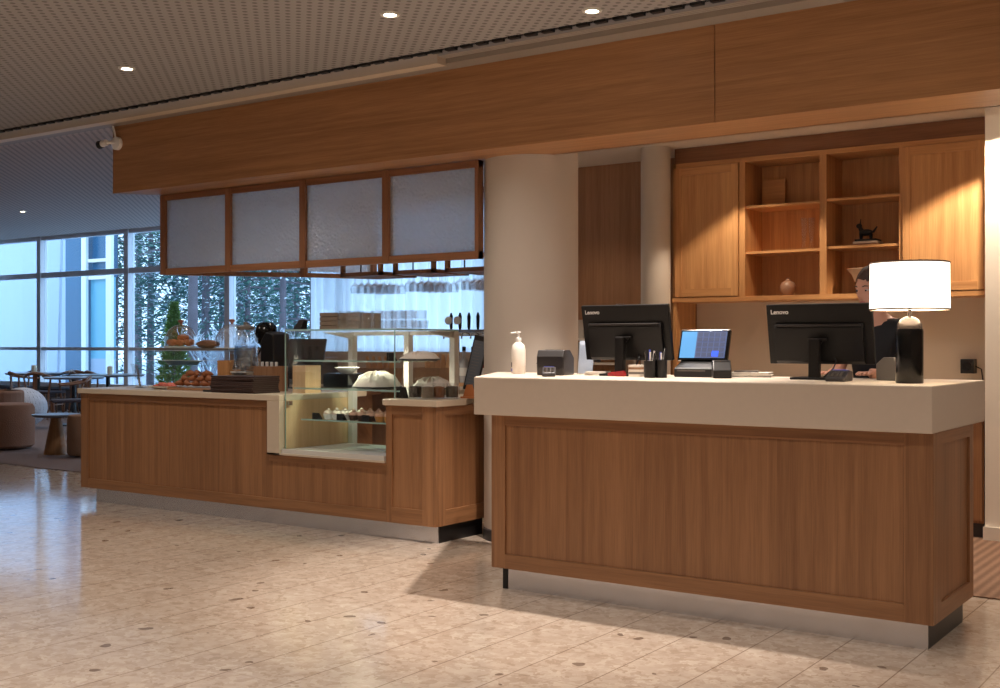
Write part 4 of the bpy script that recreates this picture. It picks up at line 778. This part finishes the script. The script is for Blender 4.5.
# beer taps on a bar font behind
t = thing('beer_font', 'chrome beer font bar with a row of tap handles', 'beer tap', (at(470, 7.1), 7.1, 0))
obj('post', MB().cyl(-.13, 0, 0, 1.33, .025).cyl(.13, 0, 0, 1.33, .025), CHROME, t); obj('crossbar', MB().box(-.22, .22, -.04, .04, 1.33, 1.38), CHROME, t)
for k in range(5):
    h = obj('tap_handle', MB().lathe([(.008, 0), (.012, .02), (.014, .10), (.006, .13)], 12, (-.18+k*.085, 0, 1.38)), BLACK, t, smooth=True)
    if k < 2: obj('badge', MB().lathe([(0, 0), (.032, 0), (.032, .01), (0, .01)], 20, M=T(-.18+k*.085, -.03, 1.45) @ Rx(pi/2)), WHITE, h)
    obj('tap_spout', MB().tube([(-.18+k*.085, -.04, 1.355), (-.18+k*.085, -.09, 1.345), (-.18+k*.085, -.095, 1.31)], .008), CHROME, t)
BOT = [((130, 28, 30), 'dark red liquor bottle on the bar ledge beside the column'), ((44, 62, 44), 'dark green liquor bottle on the bar ledge behind the menu board'), ((190, 190, 196), 'clear liquor bottle on the bar ledge behind the menu board')]
o = obj('bar_ledge', MB().box(-.28, .28, -.1, .1, .96, .985).box(-.26, -.23, -.08, .08, 0, .96).box(.23, .26, -.08, .08, 0, .96), WALLWOOD); o.location = (at(476, 7.0), 6.88, 0); tag(o, 'narrow brown bar ledge between the glass case and the column', 'ledge')
for k, (c, lb) in enumerate(BOT):
    lathe_thing('liquor_bottle', lb, 'bottle', at(482-k*9, 6.88), 6.88, .985, [('bottle_body', [(0, 0), (.032, 0), (.034, .01), (.034, .15), (.013, .19), (.012, .25)], plain('bottle_glass', srgb(*c), .1)), ('cap', [(.014, .235), (.014, .265), (0, .267)], BLACK), ('paper_band', [(.0345, .05), (.0345, .11)], WHITE)], 'liquor bottles')
# ---------------------------------------------------------------- on the till counter
ST = 1.10
# pump bottle
t = thing('hand_sanitizer', 'white pump bottle of hand sanitizer at the left end of the till counter', 'pump bottle', (-3.63, 5.43, ST))
t.location = (at(518.5, 5.5), 5.5, ST)
obj('bottle', MB().lathe([(0, 0), (.036, 0), (.041, .008), (.041, .135), (.034, .165), (.016, .18), (.014, .19)], 32, closed=False), plain('translucent_white', srgb(222, 214, 204), .35), t, smooth=True)
obj('pump', MB().lathe([(.016, .188), (.016, .205), (.006, .208), (.006, .232), (.013, .234), (.013, .242), (0, .243)], 20, closed=False).tube([(0, 0, .237), (-.045, -.01, .232)], .006), WHITE, t, smooth=True)
obj('side_mark', MB().prism([(.0418*cos(a), .0418*sin(a)) for a in [-2.75+k*.08 for k in range(9)]]+[(.0405*cos(a), .0405*sin(a)) for a in [-2.11-k*.08 for k in range(9)]], .038, .065), plain('navy_mark', srgb(30, 28, 44), .5), t)
obj('blue_band', MB().prism([(.0418*cos(a), .0418*sin(a)) for a in [-2.9+k*.1 for k in range(10)]]+[(.0405*cos(a), .0405*sin(a)) for a in [-2.0-k*.1 for k in range(10)]], .014, .030), plain('lilac_band', srgb(120, 116, 190), .5), t)
# receipt printer
def printer(x, y, rz, label, s=1, hm=None):
    t = thing('receipt_printer', label, 'printer', (x, y, ST), rz); t.scale = (s, s, s)
    obj('housing', MB().prism([(-.10, 0), (.09, 0), (.09, .095), (.02, .135), (-.085, .135), (-.105, .10), (-.105, .04)], -.075, .075, 'x'), plain('printer_black', srgb(38, 34, 34), .4) if 'printer_black' not in bpy.data.materials else (hm or bpy.data.materials['printer_black']), t, bevel=.006)
    obj('paper_slot', MB().box(-.05, .05, -.03, -.024, .132, .137), BLACKG, t); obj('lid_seam', MB().box(-.076, .076, -.104, -.101, .062, .066), BLACK, t); return t
printer(at(556, 5.38), 5.38, .25, 'black receipt printer beside the hand sanitizer bottle', 1.02)
printer(at(893, 5.45), 5.50, .9, 'dark grey receipt printer half hidden behind the table lamp', .8, MGREY)
def terminal(px, Y, rz, label, lcd, w=.08):
    t = thing('card_terminal', label, 'card terminal', (at(px, Y), Y, ST), rz, 'card terminals')
    obj('case', MB().prism([(-.08, 0), (.08, 0), (.08, .045), (.02, .05), (-.08, .02)], -w/2, w/2, 'x'), DGREY, t, bevel=.006)
    M_ = T(0, .045, .0485) @ Rx(-.08)
    obj('display', MB().box(-w*.38, w*.38, -.026, .026, 0, .002, M_), lcd, t)
    kb_ = MB()
    for i in range(3):
        for j in range(4): kb_.box(-.026+i*.019, -.026+i*.019+.013, -.07+j*.019, -.07+j*.019+.011, .022+.0055*j+.002, .027+.0055*j+.002)
    obj('keypad', kb_, MGREY, t)
LCD = plain('lit_blue_display', srgb(70, 80, 150), .2, emis=(.10, .12, .45, 1), es=.6)
terminal(549, 5.13, .55, 'small card payment terminal in front of the receipt printer', LCD, .07); terminal(839, 5.22, .1, 'card payment terminal with blue display under the right monitor', LCD, .09)
# monitors (seen from behind)
SCR = plain('lit_monitor_screen', srgb(200, 215, 240), .2, emis=(.6, .75, 1, 1), es=.8)
MBK = plain('monitor_black', srgb(15, 13, 13), .45, spec=.3, var=.1, vscale=10); MBK2 = plain('monitor_ridge', srgb(40, 36, 35), .5, spec=.3)
def monitor(px, Y, rz, tilt, zb, w, h, label, logo_dx, top_z=None):
    t = thing('monitor', label, 'monitor', (at(px, Y), Y, ST), rz, 'till monitors')
    M_ = T(0, 0, zb) @ Rx(tilt)          # local -y faces the hall (back of the screen)
    obj('housing', MB().box(-w/2, w/2, -.010, .014, 0, h, M_), MBK, t, bevel=.004)
    obj('back_bulge', MB().prism([(-.010, .0), (-.032, .02), (-.032, h*.62), (-.022, h*.68), (-.010, h*.68)], -w*.42, w*.42, 'x', M_), MBK, t, bevel=.003)
    obj('back_ridge', MB().box(-w*.40, w*.40, -.033, -.022, h*.64, h*.68, M_), MBK2, t, bevel=.002)
    obj('screen', MB().box(-w/2+.01, w/2-.01, .0141, .0155, .015, h-.01, M_), SCR, t)
    obj('hinge_cap', MB().box(-.045, .045, -.052, -.032, h*.42, h*.45, M_).prism([(-.03, h*.42), (.03, h*.42), (.012, h*.34), (-.012, h*.34)], -.05, -.03, 'y', M_), MBK2, t)
    obj('stand_neck', MB().box(-.026, .026, -.12, -.085, .01, zb+h*.40), MBK, t, bevel=.004)
    obj('stand_foot', MB().box(-.11, .11, -.14, .06, 0, .012), MBK, t, bevel=.004)
    cu_ = bpy.data.curves.new('maker_mark', 'FONT'); cu_.body = 'Lenovo'; cu_.size = .030; cu_.extrude = .0006; cu_.align_x = 'LEFT'; cu_.offset = .0006
    tmp = bpy.data.objects.new('maker_mark_text', cu_); COL.objects.link(tmp); dg = bpy.context.evaluated_depsgraph_get(); me_ = bpy.data.meshes.new_from_object(tmp.evaluated_get(dg)); bpy.data.objects.remove(tmp)
    lo = bpy.data.objects.new('maker_mark', me_); COL.objects.link(lo); me_.materials.clear(); me_.materials.append(WHITE); lo.parent = t
    lo.matrix_local = M_ @ T(-w/2+.022, -.0112, h*.845) @ Rx(pi/2)
    obj('cable', MB().tube([(.06, -.02, zb+.05), (.09, -.06, zb+.01), (.08, -.08, .05), (.03, -.06, .012)], .004, 6), BLACK, t, smooth=True)
    return t
monitor(629.5, 5.50, .0, .20, .085, .525, .300, 'black monitor seen from behind, the one beside the receipt printer', 0)
monitor(822, 5.46, .0, .20, .075, .515, .293, 'black monitor seen from behind, the one beside the table lamp', 0)
# second slim all-in-one hidden edge behind right monitor
# pen cups
def pen_cup(px, Y, label, h):
    t = thing('pen_cup', label, 'pen cup', (at(px, Y), Y, ST), 0, 'pen cups')
    obj('cup', MB().lathe([(0, 0), (.03, 0), (.032, h), (.029, h), (.027, .005), (0, .005)], 20, closed=False), BLACK, t, smooth=True)
    R = random.Random(px)
    for k in range(6):
        a = k*pi/3; c = [BLACK, WHITE, LCD, MGREY, BLACK, WHITE][k]
        o = obj('pen', MB().tube([(.010*cos(a), .010*sin(a), .01), (.026*cos(a), .026*sin(a), h+R.uniform(.03, .06))], .0045, 6), c); o.location = t.location; tag(o, ['black', 'white', 'blue', 'grey', 'second black', 'second white'][k]+' pen in the '+label.split(' under')[0].replace(' nearest the touch till', ' by the touch till'), 'pen', 'pens in cups')
pen_cup(650, 5.20, 'black pen cup left of its twin under the left monitor', .085); pen_cup(661, 5.24, 'black pen cup nearest the touch till', .09)
# clutter behind the left monitor
for k in range(5):
    o = obj('card_box' , MB().box(-.035, .035, -.02, .02, 0, .012), [PAPER, MGREY, PAPER, BRN, PAPER][k], bevel=.001); o.location = (at(636, 5.36), 5.36, ST+k*.0123); tag(o, 'card pack number place %s in the little pile under the left monitor' % ['lowest', 'second', 'middle', 'fourth', 'topmost'][k], 'card pack', 'card packs'); o['label'] = '%s card pack of the little pile under the left monitor' % ['lowest', 'second lowest', 'middle', 'second highest', 'topmost'][k]
o = obj('red_stapler', MB().prism([(-.05, 0), (.05, 0), (.05, .012), (.04, .03), (-.05, .018)], -.014, .014, 'y'), plain('red_plastic', srgb(150, 30, 32), .4), bevel=.003); o.location = (at(617, 5.34), 5.34, ST); tag(o, 'small red stapler under the left monitor', 'stapler')
for k in range(3):
    o = obj('paper_pad', MB().box(-.06, .06, -.045, .045, 0, .007), PAPER); o.location = (at(598, 5.45), 5.45, ST+.0072*k); o.rotation_euler = (0, 0, .2*k-.1); tag(o, '%s white note pad in the loose pile left of the red stapler' % ['lowest', 'middle', 'topmost'][k], 'note pad', 'note pads')
t = thing('acrylic_stand', 'clear leaflet stand with papers between the receipt printer and left monitor', 'leaflet stand', (at(585, 5.6), 5.6, ST), .1)
obj('acrylic', MB().box(-.05, .05, -.004, -.001, 0, .17, Rx(-.15)).box(-.05, .05, -.05, .05, 0, .004), CLEARG, t); obj('leaflet', MB().box(-.045, .045, .0, .002, .006, .19, Rx(-.15)), plain('pale_blue_leaflet', srgb(186, 196, 210), .5), t)
# touch screen till
t = thing('touch_till', 'touch screen till with lit blue and grey screen beside the pen cups', 'till', (at(702, 5.50), 5.50, ST), .08)
M_ = T(0, .0, .085) @ Rx(-.36)
obj('housing', MB().box(-.135, .135, -.004, .02, 0, .17, M_), BLACKG, t, bevel=.004)
obj('screen', MB().box(-.125, -.042, -.0062, -.0042, .012, .158, M_), plain('screen_light_blue', srgb(70, 120, 170), .3, emis=(.12, .42, .80, 1), es=.45), t)
obj('screen', MB().box(-.042, .120, -.0062, -.0042, .012, .158, M_), plain('screen_slate', srgb(70, 84, 120), .3, emis=(.07, .10, .22, 1), es=.5), t)
bt = MB()
for i in range(5):
    for j in range(5): bt.box(-.036+i*.031, -.036+i*.031+.026, -.0072, -.0062, .018+j*.028, .018+j*.028+.023, M_)
obj('screen_buttons', bt, plain('button_tile', srgb(60, 66, 88), .3, emis=(.12, .15, .27, 1), es=.3), t)
obj('blue_button', MB().box(.05, .085, -.0080, -.0073, .02, .05, M_), plain('button_blue', srgb(40, 70, 220), .3, emis=(.04, .10, .8, 1), es=1.), t)
obj('base', MB().prism([(-.09, 0), (.10, 0), (.10, .05), (.03, .09), (-.09, .045)], -.12, .12, 'x'), BLACK, t, bevel=.006)
obj('card_slot', MB().box(-.10, .05, -.095, -.0905, .03, .036), MGREY, t)
t = thing('receipt_printer', 'low black receipt printer with angled front beside the touch till', 'printer', (at(719, 5.33), 5.36, ST), .5)
obj('housing', MB().prism([(-.06, 0), (.06, 0), (.06, .085), (.0, .09), (-.06, .04)], -.045, .045, 'x'), BLACK, t, bevel=.005); obj('paper_slot', MB().box(-.035, .035, -.01, -.006, .088, .091), DGREY, t)
for k in range(6):
    o = obj('paper_sheet', MB().box(-.125, .125, -.07, .07, 0, .004), PAPER); o.location = (at(744, 5.6)+random.uniform(-.02, .02), 5.62, ST+k*.0042); o.rotation_euler = (0, 0, .3+random.uniform(-.08, .08)); tag(o, 'white paper form in the loose stack beside the touch till', 'paper', 'paper stack')
o = obj('grey_folder', MB().box(-.06, .06, -.04, .04, 0, .008), MGREY, bevel=.001); o.location = (at(745, 5.6), 5.62, ST+.0256); o.rotation_euler = (0, 0, .3); tag(o, 'small grey folder on top of the paper stack', 'folder')
# table lamp
t = thing('table_lamp', 'table lamp with black cylinder base, glass dome and lit white drum shade', 'lamp', (-1.405, 5.12, ST))
obj('base', MB().lathe([(0, 0), (.056, 0), (.058, .004), (.058, .225), (.056, .235), (0, .236)], 48, closed=False), BLACKG, t, smooth=True)
obj('dome_cap', MB().lathe([(.053, .236), (.051, .255), (.04, .275), (.02, .287), (.008, .29), (.008, .33), (.010, .335), (0, .336)], 40, closed=False), plain('smoked_silver_glass', srgb(74, 64, 60), .25, .4), t, smooth=True)
SHD = plain('lit_lamp_shade', srgb(250, 244, 232), .8, emis=(1, .90, .78, 1), es=1.9)
s_ = obj('shade', MB().lathe([(.166, .320), (.164, .520), (.161, .520), (.163, .320)], 64), SHD, t, smooth=True)
obj('shade_trim', MB().lathe([(.1665, .316), (.1665, .323), (.162, .323), (.162, .316), (.1665, .316)], 64, closed=False), plain('shade_trim_taupe', srgb(150, 128, 112), .7), s_, smooth=True)
obj('shade_trim', MB().lathe([(.165, .517), (.165, .524), (.160, .524), (.160, .517), (.165, .517)], 64, closed=False), bpy.data.materials['shade_trim_taupe'], s_, smooth=True)
obj('bulb', MB().ball((0, 0, .41), .03), plain('bulb_glow', (1,1,1,1), .5, emis=(1, .85, .65, 1), es=5), t, smooth=True)
obj('spider', MB().tube([(-.161, 0, .50), (.161, 0, .50)], .003, 6).tube([(0, 0, .33), (0, 0, .50)], .004, 6), CHROME, t)
# behind: items on the staff desk
t = thing('speaker_box', 'small square black speaker mounted on the wall above the right end of the staff desk', 'speaker', (at(968.5, 8.5), 8.503, 1.065))
obj('housing', MB().box(-.045, .045, -.045, .045, 0, .10), BLACK, t, bevel=.004); obj('grille', MB().lathe([(0, 0), (.03, 0), (.03, .003), (0, .003)], 20, M=T(0, -.0455, .05) @ Rx(pi/2)), BLACKG, t); obj('cable', MB().tube([(.045, 0, .05), (.08, .02, .03), (.09, .03, -.06), (.10, .02, -.125)], .005, 6), BLACK, t, smooth=True)
o = obj('cable_coil', MB().tube([(.0+.03*cos(a)+a*.006, .02*sin(a), .012+a*.003) for a in [k*.5 for k in range(20)]], .005, 6), BLACK, smooth=True); o.location = (at(981, 8.02), 8.02, .94); tag(o, 'loose black cable coil right of the small speaker', 'cable')
# shelf ornaments
t = thing('ginger_vase', 'small round brown ceramic jar on the lowest cabinet shelf', 'vase', (at(788, 8.34), 8.34, 1.631))
obj('jar_body', MB().lathe([(0, 0), (.035, 0), (.058, .04), (.060, .07), (.045, .10), (.022, .112), (.022, .118), (0, .118)], 32, closed=False), plain('brown_ceramic', srgb(150, 114, 92), .3, var=.2, vscale=30), t, smooth=True)
obj('lid_knob', MB().lathe([(.018, .118), (.012, .126), (.014, .134), (0, .138)], 20, closed=False), bpy.data.materials['brown_ceramic'], t, smooth=True)
for k, px in enumerate((804, 811.5)):
    o = obj('glass_vase', MB().lathe([(0, 0), (.022, 0), (.024, .01), (.014, .06), (.022, .13), (.026, .24), (.023, .24), (.018, .13), (.010, .06), (0, .02)], 24, closed=False), CLEARG, smooth=True); o.location = (at(px, 8.34), 8.34, 1.966); tag(o, ['slim clear glass vase on the middle left shelf, the left one', 'slim clear glass vase on the middle left shelf, beside the divider'][k], 'vase', 'pair of slim glass vases')
t = thing('black_figurine', 'small black animal figurine on a stack of books on the right middle shelf', 'figurine', (at(866, 8.34), 8.34, 2.023))
fg = MB(); fg.ball((0, 0, .05), .03, 1.7, .8, .8).ball((-.05, 0, .10), .018, 1.2, .8, 1).tube([(-.03, 0, .06), (-.05, 0, .10)], [.018, .012]).tube([(-.045, .008, .10), (-.04, .01, .15)], [.006, .003]).tube([(.05, 0, .05), (.08, 0, .09)], [.01, .004])
for a in (-.035, .035):
    for b in (-.012, .012): fg.tube([(a, b, .04), (a, b, 0)], [.010, .007])
obj('figure_body', fg, BLACK, t, smooth=True)
for k in range(3):
    o = obj('book', MB().box(-.10+.012*k, .10-.012*k, -.07, .07, 0, .015), [DARKW, BEIGEW, BLACK][k], bevel=.002); o.location = (at(868, 8.34), 8.34, 1.9755+k*.0158); tag(o, ['lowest brown book', 'beige middle book', 'black top book'][k]+' of the flat stack under the black figurine', 'book', 'books under the figurine')
o = obj('fluted_bowl', MB().lathe([(0, 0), (.05, 0), (.045, .02), (.06, .05), (.10, .14), (.135, .18), (.130, .182), (.09, .14), (.05, .05), (0, .03)], 48, closed=False), plain('pale_stoneware', srgb(180, 164, 146), .7, bump=.6, bscale=40), smooth=True); o.location = (at(866, 8.36), 8.36, 1.631); tag(o, 'pale flared stoneware bowl on the lowest right shelf behind the person', 'bowl')
o = obj('shelf_plaque', MB().box(-.09, .09, -.01, .01, 0, .22), CABX); o.location = (at(773, 8.45), 8.47, 2.311); tag(o, 'plain wooden plaque leaning on the top left shelf', 'plaque')
o = obj('drinking_glass', MB().lathe([(0, 0), (.03, 0), (.035, .11), (.032, .11), (.027, .008), (0, .008)], 20, closed=False), CLEARG, smooth=True); o.location = (at(620, 8.5), 8.3, 1.49)
sh = thing('tall_shelf_unit', 'narrow pale shelf unit behind the large column and left monitor', 'shelf', (at(592, 8.3), 8.35, 0)); tag(o, 'clear drinking glass standing on top of the narrow pale shelf unit', 'glass')
o.location = (at(620, 8.3), 8.3, 1.49)
obj('side_panel', MB().box(-.42, -.40, -.15, .15, 0, 1.47), WHITEP, sh); obj('side_panel', MB().box(.28, .30, -.15, .15, 0, 1.47), WHITEP, sh); obj('top_panel', MB().box(-.42, .30, -.15, .15, 1.47, 1.488), WALLWOOD, sh)
for zz in (.3, .75, 1.10, 1.30): obj('shelf', MB().box(-.40, .28, -.15, .15, zz, zz+.018), WHITEP, sh)
for i, (dx, c) in enumerate(((-.12, (150, 156, 168)), (-.06, (206, 200, 190)), (-.01, (110, 120, 140)))):
    o = obj('binder', MB().box(-.024, .024, -.10, .10, 0, .15 if i != 2 else .13), plain('binder_card', srgb(*c), .6), bevel=.002); o.location = (at(592, 8.3)+dx, 8.32, 1.3185 if i == 1 else 1.119); tag(o, ['grey binder', 'cream binder on the upper level', 'blue grey binder'][i]+' in the narrow pale shelf unit', 'binder', 'binders')
    if i != 1: o.scale = (1, 1, 1.1)
# ---------------------------------------------------------------- the person behind the till
SKIN = plain('skin', srgb(196, 142, 116), .5, var=.04, vscale=20, sub=.1); HAIR = plain('brown_hair', srgb(66, 44, 34), .55, bump=.6, bscale=80, var=.2, vscale=30); SHIRT = plain('black_shirt', srgb(18, 17, 19), .85, bump=.2, bscale=30)
pe = thing('person', 'person with brown tied-back hair in a black top standing behind the table lamp', 'person', (at(881, 6.08), 6.08, .008), 0)
pe.rotation_euler = (0, 0, -.15)
def skin_body(name, pts, edges, radii, m_, parent, root=0, sub=2):
    me = bpy.data.meshes.new(name); me.from_pydata(pts, edges, []); o = bpy.data.objects.new(name, me); COL.objects.link(o); me.materials.append(m_)
    sk = o.modifiers.new('skin', 'SKIN'); sk.use_smooth_shade = True
    for i, r in enumerate(radii):
        v = me.skin_vertices[0].data[i]; v.radius = r if isinstance(r, tuple) else (r, r); v.use_root = (i == root)
    ss = o.modifiers.new('subd', 'SUBSURF'); ss.levels = sub; ss.render_levels = sub
    o.parent = parent; return o
HZ = 1.545   # head centre
# faces -y (towards the counter); leans slightly forward
bp = [(0, 0, .92), (0, -.02, 1.06), (0, -.04, 1.22), (0, -.05, 1.345), (0, -.06, 1.41), (0, -.075, 1.47),
      (.15, -.05, 1.345), (.19, -.08, 1.10), (.12, -.30, 1.115), (.10, -.345, 1.115), (-.15, -.05, 1.345), (-.20, -.09, 1.10), (-.12, -.30, 1.115), (-.10, -.345, 1.115),
      (.09, 0, .86), (.10, -.01, .48), (.10, .01, .09), (.10, -.12, .035), (-.09, 0, .86), (-.10, -.01, .48), (-.10, .01, .09), (-.10, -.12, .035)]
be = [(0,1),(1,2),(2,3),(3,4),(4,5),(3,6),(6,7),(7,8),(8,9),(3,10),(10,11),(11,12),(12,13),(0,14),(14,15),(15,16),(16,17),(0,18),(18,19),(19,20),(20,21)]
br_ = [(.14,.10), (.115,.09), (.135,.095), (.12,.08), (.052,.05), (.05,.05), .05, .036, .026, (.03,.016), .05, .036, .026, (.03,.016), .085, .055, .036, (.035,.03), .085, .055, .036, (.035,.03)]
body = skin_body('body', bp, be, br_, SKIN, pe)
for s in (-1, 1):
    fp = [(s*.10, -.335, 1.115)]; fe = []; fr = [.014]
    for k in range(4):
        bx_ = s*.10+(k-1.5)*.019; L_ = [.062, .072, .068, .052][k]; b0 = len(fp)
        fp += [(bx_, -.365, 1.118), (bx_*1.01, -.365-L_*.55, 1.120), (bx_*1.02, -.365-L_, 1.111)]; fr += [.0085, .008, .0065]; fe += [(0, b0), (b0, b0+1), (b0+1, b0+2)]
    b0 = len(fp); fp += [(s*.10-s*.030, -.345, 1.115), (s*.10-s*.048, -.375, 1.112)]; fr += [.010, .0085]; fe += [(0, b0), (b0, b0+1)]
    skin_body('hand_fingers', fp, fe, fr, SKIN, pe)
# head: one sculpted mesh
def head_mesh():
    b = MB(); bmesh.ops.create_icosphere(b.bm, subdivisions=5, radius=1)
    g = lambda v, c, s: math.exp(-sum(((v[i]-c[i])/s[i])**2 for i in range(3)))
    for v in b.bm.verts:
        p = v.co.copy(); x, y, z = p
        X, Y, Z = x*.074, y*.093, z*.115
        if z < 0: X *= 1+.30*z*abs(z); Y *= 1+.10*z
        if z < -.45 and y < 0: Y -= .006
        if y > 0 and z < -.2: Y *= 1+.35*(z+.2)
        q = (X, Y, Z)
        Y -= .021*g(q, (0, -.088, -.018), (.011, .03, .015))+.010*g(q, (0, -.090, .004), (.008, .03, .020))   # nose
        Y += .010*(g(q, (.030, -.080, .008), (.015, .03, .010))+g(q, (-.030, -.080, .008), (.015, .03, .010)))  # eye sockets
        Y -= .004*(g(q, (.028, -.080, .026), (.018, .03, .007))+g(q, (-.028, -.080, .026), (.018, .03, .007)))  # brow
        Y -= .006*g(q, (0, -.085, -.052), (.022, .03, .008)); Y += .004*g(q, (0, -.09, -.0535), (.024, .03, .002)); Y -= .008*g(q, (0, -.08, -.09), (.020, .03, .016))
        v.co = (X, Y, Z)
    return b
hd = thing('head_rig', 'x', 'x'); COL.objects.unlink(hd); bpy.data.objects.remove(hd)
HM = T(0, -.095, HZ) @ Rz(-.30) @ Rx(.20)
head = obj('head', head_mesh().xf(HM), SKIN, pe, smooth=True)
for s in (-1, 1):
    obj('ear', MB().ball((s*.074, .008, -.005), .030, .32, .62, 1.05).xf(HM), SKIN, head, smooth=True)
    e_ = obj('eye', MB().ball((s*.030, -.0745, .008), .0120, 1.1, .7, .45).xf(HM), plain('eye_white', srgb(180, 168, 160), .3) if s < 0 else bpy.data.materials['eye_white'], head, smooth=True)
    obj('iris', MB().ball((s*.030, -.0828, .006), .0056, 1, .4, .8).xf(HM), plain('dark_iris', srgb(40, 30, 26), .2) if s < 0 else bpy.data.materials['dark_iris'], head, smooth=True)
    obj('eyebrow', MB().tube([(s*.014, -.088, .026), (s*.03, -.0865, .031), (s*.046, -.076, .027)], [.003, .0035, .002], 6).xf(HM), HAIR, head, smooth=True)
obj('lips', MB().ball((0, -.0865, -.053), .008, 2.6, .6, .65).xf(HM), plain('lips', srgb(166, 92, 84), .45), head, smooth=True)
hb = MB(); bmesh.ops.create_icosphere(hb.bm, subdivisions=4, radius=1)
for v in list(hb.bm.verts):
    x, y, z = v.co
    v.co = (x*.081, y*.100+.006, z*.121+.004)
dl = [v for v in hb.bm.verts if (v.co.y < -.035 and v.co.z < .062-abs(v.co.x)*.5) or (v.co.y < .02 and v.co.z < -.0) or v.co.z < -.08]
bmesh.ops.delete(hb.bm, geom=dl, context='VERTS')
hb.ball((0, .115, .02), .038, 1, .9, 1)
obj('hair', hb.xf(HM), HAIR, pe, smooth=True)
tp = [(0, 0, .90), (0, -.02, 1.06), (0, -.04, 1.22), (0, -.05, 1.335), (.15, -.05, 1.345), (.172, -.065, 1.22), (-.15, -.05, 1.345), (-.176, -.07, 1.22)]
skin_body('shirt', tp, [(0,1),(1,2),(2,3),(3,4),(4,5),(3,6),(6,7)], [(.158,.12), (.135,.108), (.155,.115), (.135,.092), .066, .058, .066, .058], SHIRT, pe)
skin_body('trousers', [(0, 0, .90), (.09, 0, .85), (.10, -.01, .48), (.10, .01, .09), (-.09, 0, .85), (-.10, -.01, .48), (-.10, .01, .09)], [(0,1),(1,2),(2,3),(0,4),(4,5),(5,6)], [(.155,.12), .10, .07, .055, .10, .07, .055], BLACK, pe)
for s in (-1, 1): obj('shoe', MB().blob((s*.10, -.07, .045), .075, .62, 1.75, .62, 0, 3), BLACKG, pe, smooth=True)
